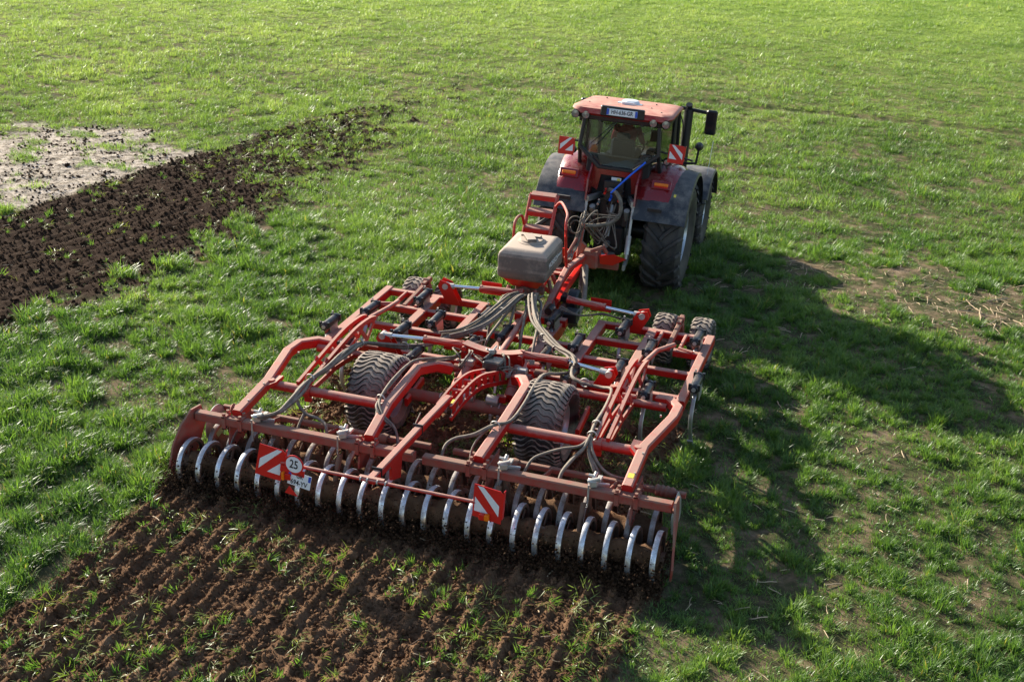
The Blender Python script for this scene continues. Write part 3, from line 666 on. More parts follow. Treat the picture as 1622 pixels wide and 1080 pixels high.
# ---- hoses
def hose(pts, r=.022, n=3, gap=.045, seed=0):
    rr = random.Random(seed)
    for i in range(n):
        off = Vector((rr.uniform(-gap, gap), rr.uniform(-gap, gap)*.5, rr.uniform(-gap, gap)*.5+i*.006)); ph = rr.uniform(0, 6)
        P = [Vector(p)+off*(1 if 0 < k < len(pts)-1 else 1)+Vector((.012*math.sin(k*1.7+ph), .012*math.cos(k*1.3+ph), .01*math.sin(k*2.1+ph))) for k, p in enumerate(pts)]
        part('hose', 'hose', lambda b: b.tube(smoothpath(P, 5), r*rr.uniform(.85, 1.1), 9), IMP, 60)
hL1 = [(-.28, 5.0, 1.02), (-.3, 4.7, 1.1), (-.36, 4.23, 1.08), (-.44, 3.75, 1.05), (-.62, 3.44, 1.0), (-.85, 3.27, .97)]
hose(hL1, .021, 7, .1, 1)
hose([(-.85, 3.27, .97), (-1.0, 2.98, .98), (-1.26, 2.76, .99), (-1.6, 2.65, 1.0), (-1.76, 2.4, 1.1), (-1.78, 1.95, 1.14), (-1.8, 1.51, 1.12), (-1.9, 1.2, 1.08), (-1.9, .95, 1.05), (-1.89, .65, 1.01), (-1.95, .42, .97), (-2.14, .26, .93)], .022, 3, .035, 2)
hose([(-1.9, 1.1, 1.08), (-1.92, .88, 1.02), (-1.85, .76, .92), (-1.72, .72, .84), (-1.54, .72, .82), (-1.38, .6, .8), (-1.34, .5, .7)], .02, 1, .01, 3)
hose([(-1.75, .7, .83), (-1.76, .6, .72), (-1.74, .5, .62)], .018, 1, .01, 33)
hose([(-.5, 3.3, .95), (-.48, 2.72, .98), (-.58, 2.3, 1.1), (-.78, 1.96, 1.19), (-.84, 1.45, 1.14), (-.84, 1.0, 1.08), (-.78, .82, 1.05), (-.66, .72, .98), (-.5, .68, .88), (-.38, .5, .75)], .019, 2, .02, 4)
hose([(-.84, .95, 1.06), (-.8, .75, .95), (-.74, .62, .82), (-.8, .5, .72)], .018, 1, .01, 5)
hose([(-.12, 5.0, 1.05), (-.08, 4.75, 1.12), (.19, 4.0, 1.08), (.45, 3.62, 1.05), (.72, 3.34, 1.03), (.99, 3.1, 1.04), (1.1, 2.85, 1.04)], .02, 7, .085, 6)
hose([(1.1, 2.85, 1.04), (1.16, 2.6, 1.03), (1.35, 2.52, 1.02), (1.6, 2.5, 1.0), (1.76, 2.3, 1.08), (1.82, 1.75, 1.12), (1.83, 1.3, 1.1), (1.84, 1.05, 1.08), (1.8, .84, 1.02), (1.72, .66, .92), (1.67, .45, .83), (1.67, .33, .7)], .022, 2, .03, 7)
hose([(1.84, 1.03, 1.08), (1.77, .82, 1.04), (1.57, .74, 1.), (1.39, .69, .95), (1.27, .58, .88), (1.19, .4, .7)], .02, 1, .01, 8)
hose([(1.85, 1.0, 1.07), (1.9, .82, 1.0), (2.02, .74, .88), (2.2, .7, .82), (2.42, .72, .78)], .022, 1, .01, 9)
hose([(1.84, 1.0, 1.07), (1.86, .85, .98), (1.98, .7, .85), (2.08, .62, .7)], .02, 2, .02, 10)
hose([(1.08, 2.9, .95), (.98, 2.6, 1.04), (.85, 2.2, 1.14), (.84, 1.5, 1.08), (.82, 1.1, 1.05), (.7, .86, 1.08), (.5, .7, 1.0), (.3, .62, .95), (.21, .52, .86), (.2, .38, .7)], .02, 2, .018, 11)
hose([(.66, .82, 1.07), (.56, .72, .98), (.52, .6, .85), (.55, .45, .7)], .018, 1, .01, 12)
hose([(-.75, 5.1, .9), (-.6, 4.95, .88), (-.4, 4.98, .95), (-.25, 5.0, 1.0)], .012, 2, .015, 13)
hose([(1.2, 5.12, .86), (.9, 5.2, .86), (.6, 5.05, .85), (.3, 5.0, .95)], .012, 2, .015, 14)
hose([(.1, 2.9, 1.0), (.25, 2.6, 1.15), (.32, 2.45, 1.02), (.28, 2.3, 1.1), (.36, 2.6, 1.0)], .009, 3, .05, 15)
hose([(-.3, 2.7, 1.1), (-.22, 2.55, 1.15), (-.3, 2.4, 1.0), (-.38, 2.55, .95)], .009, 3, .03, 16)
hose([(-.3, .95, 1.0), (-.24, .3, .85), (-.22, -.1, .84), (-.3, -.5, .86)], .008, 2, .012, 17)
for i, (x1, y1) in enumerate([(-.55, 4.3), (-.2, 4.1), (.05, 3.9), (.2, 4.3), (-.35, 3.6), (.3, 3.7), (-.1, 4.4)]):
    x0 = -.5+.07*i; part('hose', 'hose', lambda b: b.tube(smoothpath([(x0, 5.35, .95), (x0+.02, 5.05, 1.03), ((x0+x1)/2, 4.75, 1.08-.02*(i % 3)), (x1, y1, .92), (x1+.03, y1-.2, .7)], 5), .02, 9), IMP, 60)
for p in ((-.36, 4.23, 1.08), (-.62, 3.44, 1.0), (-1.26, 2.76, .99), (-1.76, 2.4, 1.1), (-1.9, 1.2, 1.08), (.45, 3.62, 1.05), (.72, 3.34, 1.03), (1.35, 2.52, 1.02), (1.83, 1.3, 1.1), (1.84, 1.05, 1.08), (.7, .86, 1.08), (-.84, 1.0, 1.08)):
    d = Vector((.6, .5, 0)) if abs(p[0]) > 1.7 else Vector((1, 0, 0))
    part('cable_tie', 'galv', lambda b: b.lathe([(-.012, .062), (.012, .062), (.012, .055), (-.012, .055)], 14, 'y' if abs(p[0]) > .9 else 'y', p, closed=True), IMP)
for x in (-2.16, -1.02, 1.0, 2.06):
    def clampf(b):
        b.box((x, .3, .9), (.09, .1, .08), Matrix.Rotation(.5, 3, 'Z')); b.cyl((x-.05, .26, .93), (x+.08, .3, .97), .02, 8); b.cyl((x, .3, .92), (x+.02, .38, 1.0), .022, 8)
        b.tube([(x-.02, .2, .92), (x-.02, .2, .78), (x-.03, .22, .62)], .012, 6); b.box((x+.06, .38, .92), (.05, .12, .03)); b.cyl((x-.06, .34, .97), (x-.0, .34, .97), .014, 6)
        b.bar([(x, .3, .88), (x+.16, .42, .82)], .03, .07)
    part('hose_outlet', 'galv', clampf, IMP)

# ---- seed hopper
HP = empty('seed_hopper', (-.4, 5.68, 0), (0, 0, .02), parent=IMP)
def tank(b):
    def ringp(z, hx, hy, r): # rounded rectangle
        out = []
        for cx, cy, a0 in ((1, 1, 0), (-1, 1, PI/2), (-1, -1, PI), (1, -1, 1.5*PI)):
            for i in range(5): a = a0+PI/2*i/4; out.append((cx*(hx-r)+r*math.cos(a), cy*(hy-r)+r*math.sin(a), z))
        return out
    lv = [(1.17, .29, .38, .03), (1.19, .345, .435, .035), (1.24, .385, .475, .035), (1.34, .392, .482, .035), (1.38, .386, .476, .035), (1.55, .386, .476, .035), (1.6, .375, .465, .04), (1.66, .325, .405, .04), (1.672, .28, .36, .04)]
    vs = sum([ringp(*l) for l in lv], []); n = 20
    b.add(vs, [(i*n+j, i*n+(j+1) % n, (i+1)*n+(j+1) % n, (i+1)*n+j) for i in range(len(lv)-1) for j in range(n)]+[tuple(range(n-1, -1, -1)), tuple((len(lv)-1)*n+j for j in range(n))])
part('tank', 'tank', tank, HP, 38)
part('lid', 'tank', lambda b: (b.lathe([(1.665, .001), (1.665, .22), (1.68, .215), (1.685, .19), (1.69, .18), (1.71, .17), (1.715, .001)], 32, 'z', (0, .03, 0)), b.box((-.02, -.0, 1.73), (.14, .3, .05), Matrix.Rotation(.5, 3, 'Z')), b.box((.08, .12, 1.72), (.08, .1, .03)), b.box((-.16, .16, 1.71), (.08, .07, .03))), HP)
def rb(b):
    n = 4; lo = [(-.2, -.26, 1.02), (.2, -.26, 1.02), (.2, .26, 1.02), (-.2, .26, 1.02)]; hi = [(-.33, -.41, 1.19), (.33, -.41, 1.19), (.33, .41, 1.19), (-.33, .41, 1.19)]
    b.add(lo+hi, [(3, 2, 1, 0), (4, 5, 6, 7)]+[(i, (i+1) % 4, 4+(i+1) % 4, 4+i) for i in range(4)])
part('hopper_base', 'red', rb, HP)
part('metering_unit', 'mudmetal', lambda b: (b.box((0, 0, .94), (.34, .46, .15)), b.cyl((.18, -.1, .93), (.26, -.1, .93), .06, 12), b.cyl((0, -.3, .95), (0, -.2, .95), .09, 14)), HP)
text('lettering', 'HORSCH', .12, 'letter', HP, (.392, -.1, 1.435), (PI/2, 0, PI/2), 1.05, 'CENTER', .002)
text('lettering', 'MiniDrill', .06, 'letter', HP, (.389, .27, 1.435), (PI/2, 0, PI/2), .9, 'CENTER', .002)
part('hopper_stand', 'red_mud', lambda b: (b.bar([(.2, -.35, 1.03), (.16, -.55, .62)], .05, .05), b.bar([(-.24, -.3, 1.03), (-.28, -.62, .72)], .05, .05), b.bar([(.28, .1, 1.03), (.5, -.3, .7), (.5, -.7, .7)], .05, .07), b.bar([(.26, .35, 1.05), (.42, .3, .75)], .05, .07), b.bar([(-.24, .3, 1.03), (.3, .3, .75)], .05, .07)), HP)
part('platform', 'red', lambda b: (b.bar([(-.3, .62, .98), (.42, .62, .98)], .1, .03), b.bar([(-.3, .8, .98), (.42, .8, .98)], .1, .03), b.bar([(-.3, .55, .95), (-.3, .95, .95)], .03, .06), b.bar([(.42, .5, .95), (.42, .95, .95)], .03, .06), b.bar([(.1, .9, .94), (.1, .3, .8)], .08, .08)), HP)
part('blower', 'black', lambda b: (b.lathe([(-.09, .001), (-.09, .15), (-.06, .18), (.06, .18), (.09, .15), (.09, .001)], 22, 'x', (.72, -.02, .82)), b.box((.6, .1, .8), (.2, .2, .1)), b.cyl((.5, -.5, .86), (.5, -.7, .86), .06, 12), b.box((.78, -.4, .72), (.22, .26, .18))), HP)
# ladder and handrails
LD = part('ladder', 'red', lambda b: [b.tube([(x, 6.7, .95), (x, 7.0, 1.42), (x, 7.32, 1.92)], .024, 10) for x in (-.92, -.47)]+[b.tube([(x, 6.62, .95), (x, 6.92, 1.42), (x, 7.24, 1.92)], .018, 8) for x in (-.92, -.47)], IMP)
for y, z in ((6.9, 1.3), (7.0, 1.45), (7.15, 1.69), (7.3, 1.92)): part('rung', 'red', lambda b: (b.box((-.695, y-.02, z), (.42, .12, .035), Matrix.Rotation(.3, 3, 'X')), b.box((-.695, y-.08, z-.05), (.42, .012, .07))), LD)
part('handrail', 'red', lambda b: (b.tube(smoothpath([(.02, 6.3, .95), (.0, 6.25, 1.4), (-.02, 6.25, 1.82), (-.06, 6.45, 1.93), (-.32, 7.0, 1.92), (-.44, 7.1, 1.8)], 4), .022, 10)), IMP)
part('handrail', 'red', lambda b: (b.tube(smoothpath([(-.95, 6.5, 1.0), (-.96, 6.55, 1.5), (-.96, 6.65, 1.66), (-.93, 6.85, 1.66), (-.92, 7.0, 1.4)], 4), .022, 10)), IMP)
# drawbar and hitch
part('drawbar', 'red', lambda b: (b.bar([(-.05, 7.55, .85), (.02, 7.15, .95), (.02, 6.3, 1.06), (.0, 5.6, .86), (.0, 5.1, .7)], .1, .11, r=.02)), IMP)
part('drawbar', 'red_clean', lambda b: b.bar([(.0, 7.2, .78), (.04, 6.2, .8), (.04, 5.3, .62)], .09, .12), IMP)
part('drawbar_strut', 'hose', lambda b: (b.tube([(.12, 7.1, .85), (.32, 6.3, .62), (.42, 5.4, .55)], .05, 12), b.tube([(.06, 7.1, .8), (.26, 6.3, .56), (.36, 5.4, .5)], .04, 10)), IMP)
def hitch(b):
    b.bar([(-.42, 7.72, .72), (.52, 7.72, .72)], .13, .16); b.box((.04, 7.6, .82), (.36, .3, .28)); b.bar([(-.12, 7.5, .9), (-.02, 7.45, 1.12)], .05, .12); b.bar([(.1, 7.45, 1.0), (.3, 7.5, 1.08), (.34, 7.6, .95)], .05, .06)
part('hitch_headstock', 'red_mud', hitch, IMP)
for s in (-1, 1): part('hitch_guard', 'red_clean', lambda b: b.plate([(.04+s*.2, 7.52, .92), (.04+s*.42, 7.55, .96), (.04+s*.62, 7.66, .86), (.04+s*.42, 7.58, .76), (.04+s*.22, 7.52, .78)], (0, 1, 0), .03), IMP)
part('hose_mast', 'red_mud', lambda b: (b.bar([(-.08, 7.3, .95), (-.02, 7.35, 1.5)], .05, .05), b.bar([(-.2, 6.95, 1.0), (-.08, 7.3, 1.3)], .04, .05)), IMP)
rr = random.Random(5)
for i in range(9):
    q = [(-.12+rr.uniform(-.05, .05), 6.9, 1.0), (-.1+rr.uniform(-.05, .05), 7.2, 1.15), (-.04+rr.uniform(-.05, .05), 7.35, 1.45+rr.uniform(-.05, .05)), (.05+rr.uniform(-.1, .15), 7.6, 1.5+rr.uniform(-.3, .2)), (.25+rr.uniform(-.15, .2), 7.9, 1.2+rr.uniform(-.3, .35)), (.18+rr.uniform(-.12, .12), 8.25, 1.45+rr.uniform(-.1, .2))]
    part('hydraulic_line', 'hose', lambda b: b.tube(smoothpath(q, 5), rr.uniform(.008, .013), 7), IMP, 60)
part('hydraulic_line', 'hose', lambda b: b.tube([(-.14+.13*math.cos(a), 7.3, 1.47+.15*math.sin(a)) for a in np.linspace(0, 2*PI, 22)], .011, 7), IMP, 60)
part('hydraulic_line', 'hose', lambda b: b.tube([(-.13+.09*math.cos(a), 7.27, 1.45+.11*math.sin(a)) for a in np.linspace(0, 2*PI, 22)], .009, 7), IMP, 60)
part('hydraulic_line', 'hose', lambda b: b.tube(smoothpath([(.0, 7.4, 1.45), (.12, 7.6, 1.4), (.3, 7.9, 1.38), (.42, 8.0, 1.5), (.42, 8.05, 1.7), (.32, 8.15, 1.82), (.16, 8.3, 1.83), (.05, 8.5, 1.7)], 5), .035, 10), IMP, 60)

# ================================================================== THE TRACTOR
TR = empty('tractor', (.12, 9.05, -.02), (-.062, .03, .035), label='dark red tractor with cab and wide rear tyres pulling the cultivator across the field', cat='tractor')
def tpart(name, ms, f, smooth=35, parent=None, **kw): return part(name, ms, f, parent or TR, smooth, **kw)
def twheel(D, W, Rr, lugs, dish, lh, lw, name):
    root = empty(name, parent=TR); tyre_mesh(D, W, Rr, lugs, 'chevron', lh, lw).build('tyre', 'tyre_big', root, 40); rim_mesh(Rr, W, dish).build('rim', 'rim', root, 40); return root
rw = twheel(1.96, .68, .5, 21, .05, .05, .06, 'rear_wheel'); rw.location = (.94, 0, .95)
copy_tree(rw, TR, (-.94, 0, .95), (.1, 0, PI))
fw = twheel(1.5, .56, .38, 19, .05, .04, .05, 'front_wheel'); fw.location = (.97, 2.72, .72)
copy_tree(fw, TR, (-.97, 2.72, .72), (.2, 0, PI))
tpart('axle', 'black', lambda b: (b.cyl((-.7, 0, .95), (.7, 0, .95), .16, 20), b.bar([(-.75, 2.72, .7), (.75, 2.72, .7)], .2, .2)))
tpart('chassis', 'black', lambda b: (b.box((0, .3, 1.0), (.6, 1.5, .8), ch=.1), b.box((0, 1.9, .95), (.5, 2.4, .6), ch=.1), b.box((0, -.55, 1.3), (.5, .3, .6)), b.box((-.75, 1.2, .9), (.45, 1.0, .6)), b.box((.75, 1.2, .9), (.45, 1.0, .6))))
def hood(b):
    secs = []
    for y, hw_, zt, zb in ((1.15, .46, 2.0, 1.2), (1.8, .46, 1.98, 1.15), (2.6, .44, 1.9, 1.1), (3.3, .4, 1.76, 1.05), (3.75, .36, 1.58, 1.0), (3.9, .3, 1.4, 1.0)):
        secs.append([(-hw_, y, zb), (-hw_, y, zt-.22), (-hw_*.85, y, zt-.07), (-hw_*.5, y, zt), (hw_*.5, y, zt), (hw_*.85, y, zt-.07), (hw_, y, zt-.22), (hw_, y, zb)])
    vs = sum(secs, []); n = 8
    b.add(vs, [(i*n+j, i*n+j+1, (i+1)*n+j+1, (i+1)*n+j) for i in range(5) for j in range(7)]+[tuple(range(8)), tuple(40+j for j in range(8))])
tpart('hood', 'tractor_red', hood)
tpart('grille', 'black', lambda b: [b.box((s*.44, 2.7, 1.45), (.02, 1.2, .3)) for s in (-1, 1)]+[b.box((0, 3.92, 1.25), (.5, .03, .35))])
for s in (-1, 1): tpart('headlight', 'lamp', lambda b: b.box((s*.2, 3.93, 1.42), (.16, .04, .08)))
tpart('front_weight', 'black', lambda b: b.box((0, 4.15, .85), (.8, .45, .4), ch=.15))
# rear fenders
def fender(s, a0, a1, x0, x1, R0, th, cy=0., cz=.95, n=14, lip=.06, drop=0.):
    def f(b):
        vs = []; m = 8
        for i in range(n+1):
            a = a0+(a1-a0)*i/n
            for (x, r) in ((x0, R0-.01), (x0+(x1-x0)*.3, R0+.02), (x0+(x1-x0)*.8, R0+.015), (x1-.02, R0-.01), (x1, R0-lip), (x1-.02, R0-lip), (x1-.04, R0-th-.01), (x0, R0-th-.01)):
                vs.append((s*x, cy+r*math.cos(a), cz+r*math.sin(a)))
        b.add(vs, [(i*m+j, i*m+(j+1) % m, (i+1)*m+(j+1) % m, (i+1)*m+j) for i in range(n) for j in range(m)]+[tuple(range(m-1, -1, -1)), tuple(n*m+j for j in range(m))])
    return f
for s in (-1, 1):
    F = tpart('rear_fender', 'grey_plastic', fender(s, math.radians(20), math.radians(157), .42, 1.33, 1.14, .02), 50)
    def redp(b):
        vs = []; n = 12; cols = [(.40, -.02), (.42, .03), (.6, .09), (.85, .1), (1.05, .06), (1.12, .0)]; m = len(cols)
        for i in range(n+1):
            a = math.radians(64+(139-64)*i/n); q = math.sin(PI*i/n)**.35
            for (x, r) in cols: vs.append((s*(x if x < 1 else x-.14*(i/n)), (1.14+.012+r*q)*math.cos(a), .95+(1.14+.012+r*q)*math.sin(a)))
        b.add(vs, [(i*m+j, i*m+j+1, (i+1)*m+j+1, (i+1)*m+j) for i in range(n) for j in range(m-1)])
    tpart('fender_panel', 'tractor_red', redp, 50, parent=F)
    a = math.radians(126); rr_ = 1.14+.115; cy, cz = rr_*math.cos(a), .95+rr_*math.sin(a); RX = Matrix.Rotation(-(a-PI/2)*-1, 3, 'X')
    RX = Matrix.Rotation(math.radians(40), 3, 'X')
    tpart('light_surround', 'tractor_red', lambda b: b.box((s*.8, cy+.0, cz-.0), (.34, .03, .16), Matrix.Rotation(math.radians(-30), 3, 'X'), ch=.4), parent=F)
    L = tpart('tail_light', 'orange', lambda b: b.box((s*.8, cy-.015, cz+.012), (.24, .03, .055), Matrix.Rotation(math.radians(-30), 3, 'X'), ch=.3), parent=F)
    tpart('red_lens', 'red_lens', lambda b: b.box((s*.8, cy-.034, cz-.025), (.24, .03, .03), Matrix.Rotation(math.radians(-30), 3, 'X'), ch=.3), parent=F)
    tpart('fender_handle', 'black', lambda b: b.box((s*.78, -1.06, 1.6), (.24, .04, .05)), parent=F)
    tpart('handle_top', 'grey_plastic', lambda b: b.box((s*.78, -1.075, 1.635), (.22, .05, .02)), parent=F)
    tpart('work_light', 'black', lambda b: (b.lathe([(-.03, .001), (-.03, .05), (0, .07), (.03, .07)], 18, 'y', (s*.82, -.55, 2.33)), b.cyl((s*.82, -.53, 2.22), (s*.82, -.53, 2.33), .015, 8)))
    tpart('lens', 'lamp', lambda b: b.lathe([(-.035, .001), (-.032, .045)], 18, 'y', (s*.82, -.552, 2.33)), parent=F)
    tpart('fender_inner', 'tractor_red', lambda b: b.plate([(s*.42, -.62, 2.24), (s*.42, -.95, 1.95), (s*.42, -1.0, 1.6), (s*.42, -.6, 1.45), (s*.42, .4, 1.5), (s*.42, .6, 2.0)], (1, 0, 0), .03), parent=F)
    tpart('front_fender', 'grey_plastic', fender(s, math.radians(15), math.radians(150), .68, 1.32, .86, .015, 2.72, .74, 12, .05), 50)
    tpart('step', 'black', lambda b: [b.box((s*(.98), .95+.05*i, .45+.27*i), (.3, .35, .03)) for i in range(4)])
# yellow dots / sticker
tpart('sticker', 'yellow', lambda b: b.box((1.08, -.955, 1.87), (.04, .012, .05), Matrix.Rotation(math.radians(-35), 3, 'X')))
# red body under the rear window
tpart('rear_panel', 'tractor_red', lambda b: (b.plate([(-.42, -.66, 2.32), (-.32, -.66, 2.24), (-.24, -.68, 2.14), (.24, -.68, 2.14), (.32, -.66, 2.24), (.42, -.66, 2.32), (.42, -.66, 1.78), (.3, -.66, 1.72), (.26, -.66, 2.0), (-.26, -.66, 2.0), (-.3, -.66, 1.72), (-.42, -.66, 1.78)], (0, 1, 0), .05)))
tpart('rear_label', 'plate_white', lambda b: b.box((.02, -.7, 1.95), (.17, .01, .06)))
tpart('label_spot', 'yellow', lambda b: b.box((.06, -.708, 1.945), (.05, .01, .05)))
# ---- cab
PL = {'rear': [(-.60, -.66, 3.0), (.60, -.66, 3.0), (.64, -.68, 2.45), (.28, -.72, 2.17), (-.28, -.72, 2.17), (-.64, -.68, 2.45)]}
tpart('cab_pillar', 'black', lambda b: [b.bar([(s*.63, -.64, 3.02), (s*.68, -.66, 2.44), (s*.3, -.7, 2.13)], .07, .06, (0, 1, 0)) for s in (-1, 1)]+[b.bar([(-.32, -.7, 2.13), (.32, -.7, 2.13)], .06, .06)])
for s in (-1, 1):
    tpart('cab_pillar', 'black', lambda b: (b.bar([(s*.68, -.64, 2.44), (s*.72, -.3, 1.9), (s*.74, .2, 1.7)], .06, .08), b.bar([(s*.76, .25, 3.0), (s*.78, .3, 1.6)], .06, .07), b.bar([(s*.7, 1.08, 2.95), (s*.74, 1.4, 1.4)], .06, .07), b.bar([(s*.74, .2, 1.6), (s*.74, 1.4, 1.4)], .06, .06)))
    tpart('side_window', 'glass', lambda b: b.plate([(s*.68, -.6, 3.0), (s*.75, .22, 3.0), (s*.765, .24, 1.75), (s*.74, -.25, 1.95), (s*.7, -.6, 2.42)], (1, 0, 0), .006))
    tpart('door_window', 'glass', lambda b: b.plate([(s*.755, .28, 3.0), (s*.7, 1.06, 2.95), (s*.73, 1.36, 1.5), (s*.765, .32, 1.65)], (1, 0, 0), .006))
RWN = tpart('rear_window', 'glass', lambda b: b.plate(PL['rear'], (0, 1, 0), .006))
tpart('windscreen', 'glass', lambda b: b.plate([(-.68, 1.1, 2.95), (.68, 1.1, 2.95), (.7, 1.4, 1.5), (-.7, 1.4, 1.5)], (0, 1, 0), .006))
tpart('cab_floor_and_darkener', 'interior', lambda b: (b.box((0, .35, 1.45), (1.36, 1.9, .1)), b.box((0, -.5, 1.95), (1.1, .16, .7)), b.box((.5, .2, 1.9), (.28, .9, .5)), b.box((0, 1.25, 1.75), (.9, .2, .5))))  # box behind the seat is added to darken the foot of the rear window
tpart('wiper', 'black', lambda b: (b.tube([(-.02, -.74, 2.98), (-.38, -.75, 2.5)], .008, 6), b.tube([(-.1, -.745, 2.92), (-.47, -.745, 2.52)], .006, 6), b.box((.0, -.73, 2.97), (.09, .05, .06))), parent=RWN)
tpart('window_hinge', 'black', lambda b: [b.box((x, -.72, 2.95), (.06, .05, .1)) for x in (-.36, .36)]+[b.box((.5, -.73, 2.42), (.14, .03, .04))], parent=RWN)
def outline(hx, y0, y1, r, n=6):
    out = []
    for cx, cy, a0 in ((1, 1, 0), (-1, 1, PI/2), (-1, -1, PI), (1, -1, 1.5*PI)):
        for i in range(n): a = a0+PI/2*i/(n-1); out.append((cx*(hx-r)+r*math.cos(a), ((y0+y1)/2)+cy*((y1-y0)/2-r)+r*math.sin(a)))
    return out
def roof(b):
    lv = [(3.04, .80, -.70, .80, .18), (3.055, .85, -.76, .86, .18), (3.085, .87, -.80, .9, .18), (3.11, .86, -.77, .87, .2), (3.128, .8, -.6, .75, .24), (3.13, .6, -.4, .6, .2)]
    n = 24; vs = []
    for (z, hx, y0, y1, r) in lv:
        for (x, y) in outline(hx, y0, y1, r):
            dip = -.07*math.exp(-((abs(x)-.62)/.16)**2)*(1 if y < -.3 else 0)*(z < 3.1) + (.05 if abs(x) < .4 and y < -.4 and z < 3.1 else 0)
            ft = min(1, max(0, (y+.3)/1.2)); vs.append((x*(1-.07*ft), y, z+dip-.07*ft*ft))
    b.add(vs, [(i*n+j, i*n+(j+1) % n, (i+1)*n+(j+1) % n, (i+1)*n+j) for i in range(len(lv)-1) for j in range(n)]+[tuple(range(n-1, -1, -1)), tuple((len(lv)-1)*n+j for j in range(n))])
RF = tpart('roof', 'roof_red', roof, 50)
def under(b):
    lv = [(2.9, .74, -.66, .9, .15), (2.93, .79, -.75, .85, .18), (3.05, .83, -.765, .86, .18)]
    n = 24; vs = [(x*(1-.07*min(1, max(0, (y+.3)/1.2))), y, z-.07*min(1, max(0, (y+.3)/1.2))**2) for (z, hx, y0, y1, r) in lv for (x, y) in outline(hx, y0, y1, r)]
    b.add(vs, [(i*n+j, i*n+(j+1) % n, (i+1)*n+(j+1) % n, (i+1)*n+j) for i in range(2) for j in range(n)]+[tuple(range(n-1, -1, -1)), tuple(2*n+j for j in range(n))])
tpart('roof_lining', 'black', under, 40, parent=RF)
tpart('plate_recess', 'black', lambda b: b.box((.02, -.79, 3.1), (.74, .08, .17), ch=.2), parent=RF)
for x in (-.78, -.6, .55, .76):
    wl = tpart('work_light', 'black', lambda b: b.lathe([(.03, .001), (.03, .06), (-.02, .075), (-.045, .07)], 20, 'y', (x, -.75, 2.99)))
    tpart('lens', 'lamp', lambda b: b.lathe([(-.05, .001), (-.045, .062)], 20, 'y', (x, -.752, 2.99)), parent=wl)
tpart('receiver', 'gps', lambda b: (b.lathe([(0, .001), (0, .15), (.03, .155), (.06, .13), (.075, .001)], 24, 'z', (-.02, .1, 3.11)), b.box((-.02, .04, 3.12), (.42, .12, .02)), b.box((-.02, -.12, 3.14), (.22, .03, .05))), parent=RF)
for x, y in ((-.66, -.3), (.4, -.2), (.62, -.5), (.4, .3), (-.5, .4)): tpart('roof_bolt', 'black', lambda b: b.cyl((x, y, 3.08), (x, y, 3.138-.05*max(0,y)), .014, 8), parent=RF)
pl = tpart('licence_plate', 'plate_white', lambda b: b.box((0, 0, 0), (.52, .008, .11), ch=.3), loc=(.02, -.84, 3.1), rot=(-.1, 0, 0))
for x in (-.24, .24): tpart('plate_band', 'plate_blue', lambda b: b.box((x, -.005, 0), (.04, .003, .1)), parent=pl)
text('lettering', 'HH-636-GR', .095, 'ink', pl, (0, -.0065, 0), (PI/2, 0, 0), .78)
# seat, steering wheel, screen
SE = tpart('seat', 'seat', lambda b: (b.box((-.02, .1, 2.0), (.5, .5, .14), ch=.3), b.box((-.02, -.2, 2.3), (.42, .12, .5), ch=.35), b.box((-.02, -.22, 2.6), (.24, .09, .12), ch=.4)))
tpart('armrest', 'seat', lambda b: (b.box((.32, .1, 2.2), (.1, .45, .06)), b.box((-.32, .1, 2.2), (.08, .4, .05))), parent=SE)
tpart('steering_wheel', 'interior', lambda b: (b.tube([(.2*math.cos(a), .68+.1*math.sin(a), 2.27+.16*math.sin(a)) for a in np.linspace(0, 2*PI, 24)], .016, 8), b.bar([(0, .68, 2.27), (0, 1.1, 1.8)], .07, .07), b.bar([(-.18, .68, 2.27), (.18, .68, 2.27)], .03, .02)))
tpart('screen', 'interior', lambda b: (b.box((.45, .55, 2.52), (.26, .05, .2), ch=.2), b.cyl((.45, .58, 2.1), (.45, .58, 2.45), .015, 8), b.box((.4, .3, 2.28), (.14, .3, .1))))
# exhaust, mirrors, boards, beacon
tpart('exhaust', 'black', lambda b: (b.tube([(.84, 1.3, 1.6), (.84, 1.3, 2.94)], .085, 20), b.tube([(.84, 1.3, 2.94), (.84, 1.25, 3.03)], .06, 16)))
tpart('mirror_arm', 'black', lambda b: (b.bar([(.7, 1.3, 2.95), (1.2, 1.25, 2.92)], .05, .06), b.bar([(-.7, 1.3, 2.95), (-.98, 1.2, 2.93)], .05, .06), b.tube(smoothpath([(.7, 1.2, 2.85), (.78, 1.15, 2.7), (.8, 1.2, 2.45)], 4), .012, 6)))
mr = tpart('mirror', 'black', lambda b: b.box((1.27, 1.22, 2.76), (.2, .08, .44), ch=.35)); tpart('mirror_glass', 'mirror', lambda b: b.box((1.27, 1.178, 2.76), (.165, .006, .39), ch=.3), parent=mr)
ml = tpart('mirror', 'black', lambda b: b.box((-1.04, 1.15, 2.72), (.17, .08, .42), ch=.3)); tpart('mirror_glass', 'mirror', lambda b: b.box((-1.04, 1.108, 2.72), (.13, .006, .37), ch=.3), parent=ml)
tpart('side_lamp', 'red_lens', lambda b: (b.box((-.92, 1.05, 2.6), (.06, .04, .1)),))
board(-.92, 2.42, 1, 0, .05, .27, 'warning_board', TR, -.62, h=.25); board(.97, 2.52, -1, .03, -.05, .27, 'warning_board', TR, -.62, h=.26)
tpart('board_arm', 'black', lambda b: (b.bar([(-.66, -.6, 2.5), (-.9, -.6, 2.5)], .03, .03), b.bar([(.68, -.6, 2.5), (1.25, -.6, 2.42)], .03, .03)))
